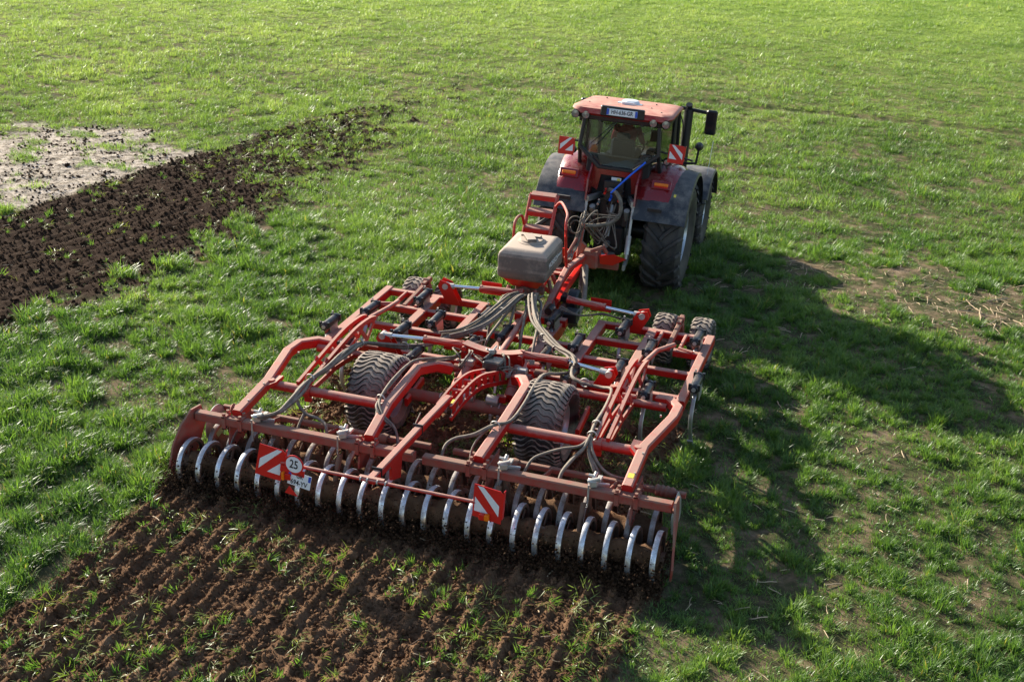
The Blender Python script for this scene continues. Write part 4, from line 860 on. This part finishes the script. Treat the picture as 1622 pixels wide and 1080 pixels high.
tpart('side_light', 'black', lambda b: (b.lathe([(-.08, .001), (-.07, .05), (0, .075), (.05, .07), (.06, .001)], 18, 'y', (1.2, .5, 2.45)), b.bar([(1.2, .5, 2.4), (1.18, .5, 2.15), (.8, .5, 2.1)], .03, .04)))
tpart('antenna', 'white', lambda b: b.tube([(1.22, 2.2, 1.6), (1.25, 2.2, 2.25)], .006, 6))
# rear linkage
def link(b):
    for s in (-1, 1):
        b.bar([(s*.34, -.45, .62), (s*.42, -1.35, .62)], .05, .1); b.cyl((s*.4, -.95, 1.58), (s*.41, -1.15, .72), .024, 10); b.cyl((s*.405, -1.05, 1.1), (s*.41, -1.15, .8), .045, 12); b.bar([(s*.25, -.55, 1.62), (s*.4, -.98, 1.62)], .07, .1)
        b.cyl((s*.28, -.55, .9), (s*.3, -.95, 1.5), .05, 12)
    b.box((0, -.85, .62), (.3, .3, .16)); b.cyl((0, -.7, .85), (0, -.95, .85), .05, 12); b.bar([(0, -.7, 1.5), (0, -.9, 1.0)], .07, .07)
tpart('rear_linkage', 'dull_steel', link)
tpart('linkage_bracket', 'black', lambda b: (b.box((0, -.72, 1.75), (.36, .12, .36)), b.box((0, -.7, .9), (.5, .2, .5)), b.box((.3, -.78, 1.35), (.18, .18, .35)), b.box((-.3, -.78, 1.35), (.18, .18, .35))))
rr = random.Random(9)
for i in range(10):
    x = -.22+.05*i; z = 1.55+.1*(i % 3); tpart('hydraulic_coupler', ['galv', 'black', 'sheet_red', 'black', 'blue'][i % 5] if i in (0, 2, 4, 7) else 'black', lambda b: (b.cyl((x, -.78, z), (x, -.9, z-.02), .022, 10), b.box((x, -.8, z+.04), (.035, .04, .03))))
for s in (-1, 1): tpart('check_strap', 'black', lambda b: b.tube(smoothpath([(s*.3, -.8, 1.5), (s*.33, -.95, 1.1), (s*.28, -.9, .8), (s*.2, -.8, .7)], 4), .012, 6))
tpart('tow_strap', 'blue', lambda b: b.tube([(.5, -.8, 2.33), (.28, -.95, 2.1), (.02, -1.1, 1.8)], .016, 8))

# ================================================================== DRIVER
def skinbody():
    vs = []; es = []; rad = []
    def j(p, r, par=None):
        vs.append(p); rad.append(r)
        if par is not None: es.append((par, len(vs)-1))
        return len(vs)-1
    pel = j((0, 0, 0), .14); sp = j((0, -.03, .2), .13, pel); ch = j((0, -.02, .4), .15, sp); ne = j((0, .0, .56), .06, ch); nk = j((0, .01, .63), .058, ne)
    hd = j((0, .02, .72), .088, nk); j((0, .03, .80), .09, hd); 
    for s in (-1, 1):
        sh = j((s*.19, -.01, .47), .065, ch); el = j((s*.27, .12, .23), .048, sh); wr = j((s*.19, .38, .3), .03, el); pa = j((s*.17, .46, .31), .034, wr)
        for k in range(4): f1 = j((s*(.2-.022*k), .52, .33-.004*k), .011, pa); f2 = j((s*(.2-.022*k), .545, .3), .01, f1); j((s*(.2-.022*k), .52, .275), .009, f2)
        t1 = j((s*.13, .47, .33), .013, pa); j((s*.12, .5, .345), .01, t1)
        hp = j((s*.1, .03, -.02), .1, pel); kn = j((s*.14, .46, .04), .068, hp); an = j((s*.14, .52, -.36), .045, kn); j((s*.15, .66, -.42), .038, an)
    me = bpy.data.meshes.new('person'); me.from_pydata(vs, es, []); o = bpy.data.objects.new('person', me); C.objects.link(o)
    o.modifiers.new('skin', 'SKIN'); sv = me.skin_vertices[0].data
    for i, r in enumerate(rad): sv[i].radius = (r, r); sv[i].use_root = (i == 0)
    o.modifiers.new('sub', 'SUBSURF').levels = 1
    dg = bpy.context.evaluated_depsgraph_get(); m2 = bpy.data.meshes.new_from_object(o.evaluated_get(dg)); bpy.data.objects.remove(o)
    # face: pull out a nose and ears
    for v in m2.vertices:
        x, y, z = v.co
        if z > .64:
            if abs(x) < .03 and y > .05 and .69 < z < .76: v.co.y += .025
            if abs(x) > .07 and abs(y-.02) < .03 and .7 < z < .78: v.co.x *= 1.14
    m2.materials.clear()
    for k in ('skin', 'jacket', 'trousers'): m2.materials.append(M[k])
    for p in m2.polygons:
        c = p.center; k = 0
        if c.z < .08 and abs(c.x) < .3: k = 2
        elif c.z < .58 and c.y < .4: k = 1
        elif c.z < .58 and c.y >= .4: k = 0
        if c.z < .12 and c.y > .2 and abs(c.x) < .25: k = 2
        p.material_index = k; p.use_smooth = True
    return m2
po = bpy.data.objects.new('person', skinbody()); C.objects.link(po); po.location = (.16, 9.3, 2.17); po.rotation_euler = (-.062, .03, .035)
po['label'] = 'driver in a red jacket sitting on the tractor seat behind the rear window'; po['category'] = 'person'
def hair(b): b.lathe([(-.02, .1), (.03, .106), (.07, .098), (.1, .07), (.115, .001)], 18, 'z', (0, .005, .73))
part('hair', 'hair', hair, po, 60)
part('eye', 'ink', lambda b: [b.lathe([(-.008, .001), (0, .009), (.008, .001)], 8, 'y', (s*.035, .108, .745)) for s in (-1, 1)], po)
part('mouth', 'skin', lambda b: b.box((0, .105, .675), (.045, .012, .012)), po)
part('collar', 'white', lambda b: b.lathe([(-.02, .085), (.02, .075), (.03, .078), (-.01, .095)], 16, 'z', (0, 0, .575), closed=True), po)

# ================================================================== SCATTER
def blades(n, rad, L0, L1, w0, lean0, lean1, seed, droop=1.3, seg=3, flat=0., up0=0.):
    r = np.random.default_rng(seed); vs = []; fs = []; hh = []; rn = []
    for i in range(n):
        a = r.uniform(0, 2*PI); rr_ = rad*math.sqrt(r.random()); bx, by = rr_*math.cos(a), rr_*math.sin(a)
        az = a+r.normal(0, .8) if r.random() < .75 else r.uniform(0, 2*PI); L = r.uniform(L0, L1)*(1-.35*rr_/max(rad, .01)); th = r.uniform(lean0, lean1)+(PI/2-.25)*flat*(r.random() < flat+.3); dth = droop*r.uniform(.2, 1)/seg
        tw = r.uniform(-.6, .6); px, py, pz = bx, by, up0; rv = r.random(); w_ = w0*r.uniform(.7, 1.25); o = len(vs)
        sx, sy = -math.sin(az+tw), math.cos(az+tw)
        for k in range(seg+1):
            ww = w_*(1 if k == 0 else (1.1 if k < seg-1 else .75))*.5
            if k == seg: vs.append((px, py, pz)); hh.append(1); rn.append(rv)
            else:
                vs += [(px-sx*ww, py-sy*ww, pz), (px+sx*ww, py+sy*ww, pz)]; hh += [k/seg]*2; rn += [rv]*2
            st = L/seg; px += math.cos(az)*math.sin(th)*st; py += math.sin(az)*math.sin(th)*st; pz += math.cos(th)*st; th = min(th+dth, 2.3)
        for k in range(seg-1): fs.append((o+2*k, o+2*k+1, o+2*k+3, o+2*k+2))
        fs.append((o+2*seg-2, o+2*seg-1, o+2*seg))
    return vs, fs, hh, rn
def variant(col, name, data, mt, attrs=True):
    vs, fs = data[0], data[1]; me = bpy.data.meshes.new(name); me.from_pydata(vs, [], fs)
    if attrs:
        for nm, arr in (('h', data[2]), ('rnd', data[3])): at = me.attributes.new(nm, 'FLOAT', 'POINT'); at.data.foreach_set('value', np.array(arr, np.float32))
    me.materials.append(M[mt]); o = bpy.data.objects.new(name, me); col.objects.link(o); return o
def scatter(name, P, rot, scl, ind, col, label=None, cat=None, parent=None):
    n = len(P); me = bpy.data.meshes.new(name); me.vertices.add(n); me.vertices.foreach_set('co', np.asarray(P, np.float32).ravel())
    for nm, ty, arr, key in (('rot', 'FLOAT_VECTOR', rot, 'vector'), ('scl', 'FLOAT_VECTOR', scl, 'vector'), ('ind', 'INT', ind, 'value')):
        at = me.attributes.new(nm, ty, 'POINT'); at.data.foreach_set(key, np.asarray(arr, np.int32 if ty == 'INT' else np.float32).ravel())
    o = bpy.data.objects.new(name, me); C.objects.link(o); o['kind'] = 'stuff'
    if label: o['label'] = label
    if cat: o['category'] = cat
    ng = bpy.data.node_groups.new(name, 'GeometryNodeTree'); ng.interface.new_socket('Geometry', in_out='INPUT', socket_type='NodeSocketGeometry'); ng.interface.new_socket('Geometry', in_out='OUTPUT', socket_type='NodeSocketGeometry')
    N = ng.nodes; gi = N.new('NodeGroupInput'); go = N.new('NodeGroupOutput'); ci = N.new('GeometryNodeCollectionInfo'); ci.inputs[0].default_value = col; ci.inputs['Separate Children'].default_value = True; ci.inputs['Reset Children'].default_value = True
    ip = N.new('GeometryNodeInstanceOnPoints'); ip.inputs['Pick Instance'].default_value = True
    L = ng.links; L.new(gi.outputs[0], ip.inputs['Points']); L.new(ci.outputs[0], ip.inputs['Instance'])
    for nm, ty, sk in (('rot', 'FLOAT_VECTOR', 'Rotation'), ('scl', 'FLOAT_VECTOR', 'Scale'), ('ind', 'INT', 'Instance Index')):
        a = N.new('GeometryNodeInputNamedAttribute'); a.data_type = ty; a.inputs['Name'].default_value = nm; L.new([s for s in a.outputs if s.enabled][0], ip.inputs[sk])
    L.new(ip.outputs[0], go.inputs[0]); md = o.modifiers.new('scatter', 'NODES'); md.node_group = ng
    return o
def pcoord(x, y, z=0.):
    d = np.stack([x-CAM.x, y-CAM.y, z-CAM.z+0*x], -1); zz = d@np.array(fwd); return (d@np.array(r2))/zz*F_PX/811, (d@np.array(u2))/zz*F_PX/540, zz
def candidates(x0, x1, y0, y1, c, seed, m=1.2):
    r = np.random.default_rng(seed); gx, gy = np.meshgrid(np.arange(x0, x1, c), np.arange(y0, y1, c)); gx = gx.ravel()+r.uniform(-.6, .6, gx.size)*c; gy = gy.ravel()+r.uniform(-.6, .6, gy.size)*c
    a, b, zz = pcoord(gx, gy); k = (np.abs(a) < m) & (np.abs(b) < m+.05) & (zz > 0); return gx[k], gy[k], zz[k], r
colg = bpy.data.collections.new('grass_variants')
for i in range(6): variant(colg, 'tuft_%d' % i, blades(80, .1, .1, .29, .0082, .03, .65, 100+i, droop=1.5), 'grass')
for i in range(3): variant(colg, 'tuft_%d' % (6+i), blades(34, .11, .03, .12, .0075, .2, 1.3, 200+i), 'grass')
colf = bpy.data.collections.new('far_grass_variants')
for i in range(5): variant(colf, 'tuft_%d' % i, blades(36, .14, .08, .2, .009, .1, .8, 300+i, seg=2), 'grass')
def wheelzone(x, y):
    z = np.zeros_like(x, bool)
    for cx, cy, hx, hy in ((1.02, 2.0, .34, .4), (-1.3, 2, .34, .4), (-2.3, 5.68, .2, .3), (-1.74, 5.6, .2, .3), (1.76, 5.75, .2, .3), (2.32, 5.78, .2, .3), (.97, 9.2, .42, .6), (-.9, 9.1, .42, .6), (.93, 11.9, .36, .5), (-1.0, 11.8, .36, .5)):
        z |= (np.abs(x-cx) < hx) & (np.abs(y-cy) < hy)
    return z
def grassfield(name, x0, x1, y0, y1, c, seed, col, inds, sc0, dmin, dmax, label, mode):
    """mode: tall = separate tussocks, short = low growth between them, far = closed cover"""
    x, y, zz, r = candidates(x0, x1, y0, y1, c, seed); d = zz+r.normal(0, .6, x.size); k = (d > dmin) & (d <= dmax); x, y = x[k], y[k]
    T = tilled(x, y); D = dry(x, y); S = sparse(x, y); n0 = x.size
    clump = N2.fbm(x*.9+40, y*.9, 3); mid = N4.v(x*1.9+9, y*1.9); fine = N5.v(x*4.3, y*4.3)
    right = ss(.5, 4., x)*(1-ss(9, 16, y))
    tus = N3.fbm(x*3.6+7, y*3.6, 2)
    lush = np.clip(.64+1.0*(clump-.5)+.4*(mid-.5)+2.1*(tus-.5)+.3*(fine-.5), .05, 1.4)
    p = (1-T)*(1-.985*D*(1-.8*ss(.61, .68, N2.fbm(x*1.7+3, y*1.7, 3))))
    if mode == 'tall': p = p*(1-.93*S)*np.clip(.1+lush*1.25, 0, 1)*(1-.08*right)
    elif mode == 'short': p = p*(1-.6*S)*np.clip(.72+.7*(fine-.5)+.3*(lush-.6), .2, 1)
    else: p = p*(1-.8*S)*np.clip(.7+lush*.6, 0, 1)
    k = (r.random(n0) < p) & ~wheelzone(x, y); x, y, lush, S, right, fine = x[k], y[k], lush[k], S[k], right[k], fine[k]
    n = x.size; z = hgt(x, y)-.01
    s = sc0*r.uniform(.7, 1.25, n)*(1-.3*S)
    if mode == 'tall': s = s*(.45+.75*lush)*(1-.22*right)
    elif mode == 'far': s = s*(.5+.5*lush)*(1-.2*ss(18, 30, y)); s = s*np.where(r.random(n) < .05, 1.75, 1)*(.75+.5*fine)
    trk = (((np.abs(x-1.0) < .3) | (np.abs(x+.85) < .3)) & (y > 5) & (y < 9)); s = s*np.where(trk, .45, 1)
    tram = np.exp(-((y-23.75-.15*np.sin(x*.4))/.2)**2)*(x > -3); s = s*(1-.93*tram)
    w_ = r.uniform(.85, 1.2, n); rot = np.stack([r.normal(0, .1+.08*right), r.normal(0, .1+.08*right), r.uniform(0, 2*PI, n)], -1)
    return scatter(name, np.stack([x, y, z], -1), rot, np.stack([s*w_, s*w_, s], -1), np.asarray(inds)[r.integers(0, len(inds), n)], col, label, 'grass')
grassfield('grass', -14, 11, -4.5, 17, .142, 21, colg, [0, 1, 2, 3, 4, 5], .86, 0, 25, 'taller green cereal tussocks standing round the machine in the near field', 'tall')
grassfield('grass', -14, 11, -4.5, 15, .105, 24, colg, [6, 7, 8], 1.0, 0, 23.5, 'short pale green growth between the taller tussocks near the machine', 'short')
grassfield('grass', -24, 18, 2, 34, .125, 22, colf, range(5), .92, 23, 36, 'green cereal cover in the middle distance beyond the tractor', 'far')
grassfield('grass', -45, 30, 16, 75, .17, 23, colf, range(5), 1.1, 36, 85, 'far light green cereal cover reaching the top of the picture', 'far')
# uprooted tufts on worked soil
colt = bpy.data.collections.new('torn_variants')
for i in range(5): variant(colt, 'torn_%d' % i, blades(10+5*i, .05+.02*i, .06, .22, .007, .4, 1.6, 400+i, 1.2, flat=.6, up0=.01), 'grass_torn')
for i in range(3): variant(colt, 'torn_%d' % (5+i), blades(22, .05, .09, .19, .0085, .1, .9, 430+i), 'grass')
x, y, zz, r = candidates(-13, 3.2, -4.5, 23, .13, 31); T = tilled(x, y); now = pass_now(x, y); cl = N3.fbm(x*1.6, y*1.6, 3)
p = T*np.where(now, .75*ss(.36, .66, cl)+.16+.3*ss(.5, 3, x)*(y < -1.0), .16*ss(.45, .7, cl)+.03+.75*ss(9.5, 14, y+(x+8)*1.2)*T)
p = np.where(now & (y > -.75) & (y < 1.4), p*.12, p)
k = (r.random(x.size) < p) & ~wheelzone(x, y); x, y = x[k], y[k]; n = x.size; s = r.uniform(.5, 1.15, n)
scatter('uprooted_grass', np.stack([x, y, hgt(x, y)+.005], -1), np.stack([r.normal(0, .5, n), r.normal(0, .5, n), r.uniform(0, 6.28, n)], -1), np.stack([s, s, s], -1), r.integers(0, 8, n), colt, 'torn green tufts lying scattered on the freshly worked soil', 'grass')
# clods
colc = bpy.data.collections.new('clod_variants')
for i in range(6):
    bm = bmesh.new(); bmesh.ops.create_icosphere(bm, subdivisions=2, radius=1)
    for v in bm.verts: v.co *= 1+.45*mnoise.noise(v.co*1.3+Vector((i*9, 0, 0)))+.4*mnoise.noise(v.co*3.1+Vector((0, i*7, 0))); v.co.z *= .75
    me = bpy.data.meshes.new('clod'); bm.to_mesh(me); bm.free(); me.materials.append(M['clod']); o = bpy.data.objects.new('clod_%d' % i, me); colc.objects.link(o)
M['clod_dark'] = M['clod'].copy(); t_ = M['clod_dark'].node_tree
b_ = t_.nodes['Principled BSDF']; src = b_.inputs['Base Color'].links[0].from_socket; t_.links.new(mixc(t_, 1.0, src, (.34, .34, .36), 'MULTIPLY'), b_.inputs['Base Color'])
cold = bpy.data.collections.new('dark_clod_variants')
for o in list(colc.objects):
    q = bpy.data.objects.new('dark_'+o.name, o.data.copy()); q.data.materials[0] = M['clod_dark']; cold.objects.link(q)
def clods(name, x, y, r, smin, smax, pw, label, lift=0., colc=colc):
    n = x.size; s = smin+(smax-smin)*r.random(n)**pw; s = s*np.where(r.random(n) < .012, 1.9, 1)
    scatter(name, np.stack([x, y, hgt(x, y)+s*.25+lift], -1), r.uniform(0, 6.28, (n, 3)), np.stack([s*r.uniform(.7, 1.7, n), s, s*r.uniform(.5, 1, n)], -1), r.integers(0, 6, n), colc, label, 'soil')
x, y, zz, r = candidates(-3.6, 3.4, -4.5, 4.2, .028, 41); T = tilled(x, y); k = (r.random(x.size) < (T > .3)*.8) & ~wheelzone(x, y); clods('soil_clods', x[k], y[k], r, .004, .032, 3.6, 'loose dark brown clods turned up behind the packer')
x, y, zz, r = candidates(-14, -5.5, 0, 23, .062, 42); T = tilled(x, y); k = r.random(x.size) < T*.75; x2, y2, _, r = x[k], y[k], 0, r; clods('soil_clods', x2, y2, r, .006, .036, 3.4, 'dark clods on the earlier tilled strip at the left', colc=cold)
x, y, zz, r = candidates(-27, -9, 5, 18, .055, 43); D = dry(x, y)*(N5.fbm(x*2.5, y*2.5, 3) > .46); k = r.random(x.size) < D*.33; clods('soil_clods', x[k], y[k], r, .005, .034, 2.4, 'small dark crumbs on the pale dry patch', colc=cold)
# soil thrown up round the rings
r = np.random.default_rng(51); n = 42000
x = r.uniform(-3.15, 3.05, n); row = r.random(n) < .72
y = np.where(row, -.22+r.normal(0, .13, n), .3+r.normal(0, .2, n)); z = .03+np.abs(r.exponential(.1, n))*(1+.9*(N1.v(x*3.7, y*2)-.35)); k = z < .46; x, y, z = x[k], y[k], z[k]; n = x.size
dd = np.hypot(y, z-.3); keep = (dd > .31) | (r.random(n) < .45); x, y, z = x[keep], y[keep], z[keep]; n = x.size
s = .003+.014*r.random(n)**3; s = s*(1.25-z*1.2)
scatter('flying_soil', np.stack([x, y, z+hgt(x, y)*.5], -1), r.uniform(0, 6.28, (n, 3)), np.stack([s, s, s*1.5], -1), r.integers(0, 6, n), cold, 'crumbs of soil falling off the packer rings', 'soil')
# straw and stalks
cols = bpy.data.collections.new('straw_variants')
for i in range(4):
    b = MB(); r_ = random.Random(60+i); L = .5; q = [(-L, 0, 0), (-L*.3, r_.uniform(-.06, .06), r_.uniform(0, .05)), (L*.3, r_.uniform(-.06, .06), r_.uniform(0, .06)), (L, 0, r_.uniform(0, .05))]
    b.tube(q, .028 if i < 2 else .018, 5); me = bpy.data.meshes.new('stalk'); me.from_pydata(b.v, [], b.f); me.materials.append(M['straw'] if i != 3 else M['straw_dark']); o = bpy.data.objects.new('stalk_%d' % i, me); cols.objects.link(o)
def straw(name, x, y, r, l0, l1, label, ind=None, up_=.12):
    n = x.size; s = r.uniform(l0, l1, n); scatter(name, np.stack([x, y, hgt(x, y)+.02], -1), np.stack([r.normal(0, .1, n), r.normal(0, up_, n), r.uniform(0, 6.28, n)], -1), np.stack([s, s*.6+.1, s*.6+.1], -1), r.integers(0, 4, n) if ind is None else ind, cols, label, 'straw')
x, y, zz, r = candidates(0, 12, -4, 16, .12, 61); S = sparse(x, y); k = r.random(x.size) < .06+.5*S*ss(1, 4, x); straw('straw', x[k], y[k], r, .05, .22, 'pale broken stalks lying on the bare patches at the right', up_=.2)
x, y, zz, r = candidates(-13, 3, -4.5, 18, .16, 62); k = r.random(x.size) < .05*tilled(x, y); straw('straw', x[k], y[k], r, .04, .16, 'short stalk pieces mixed into the worked soil')
x, y, zz, r = candidates(-27, -9, 5, 18, .1, 63); k = r.random(x.size) < .5*dry(x, y); straw('straw', x[k], y[k], r, .04, .15, 'dark stubble on the pale dry patch', np.where(r.random(k.sum()) < .75, 3, 1), .3)
r = np.random.default_rng(64); x = r.normal(6.9, .45, 26); y = r.normal(9.2, .5, 26); straw('straw', x, y, r, .2, .6, 'heap of long pale stalks at the right edge of the field')
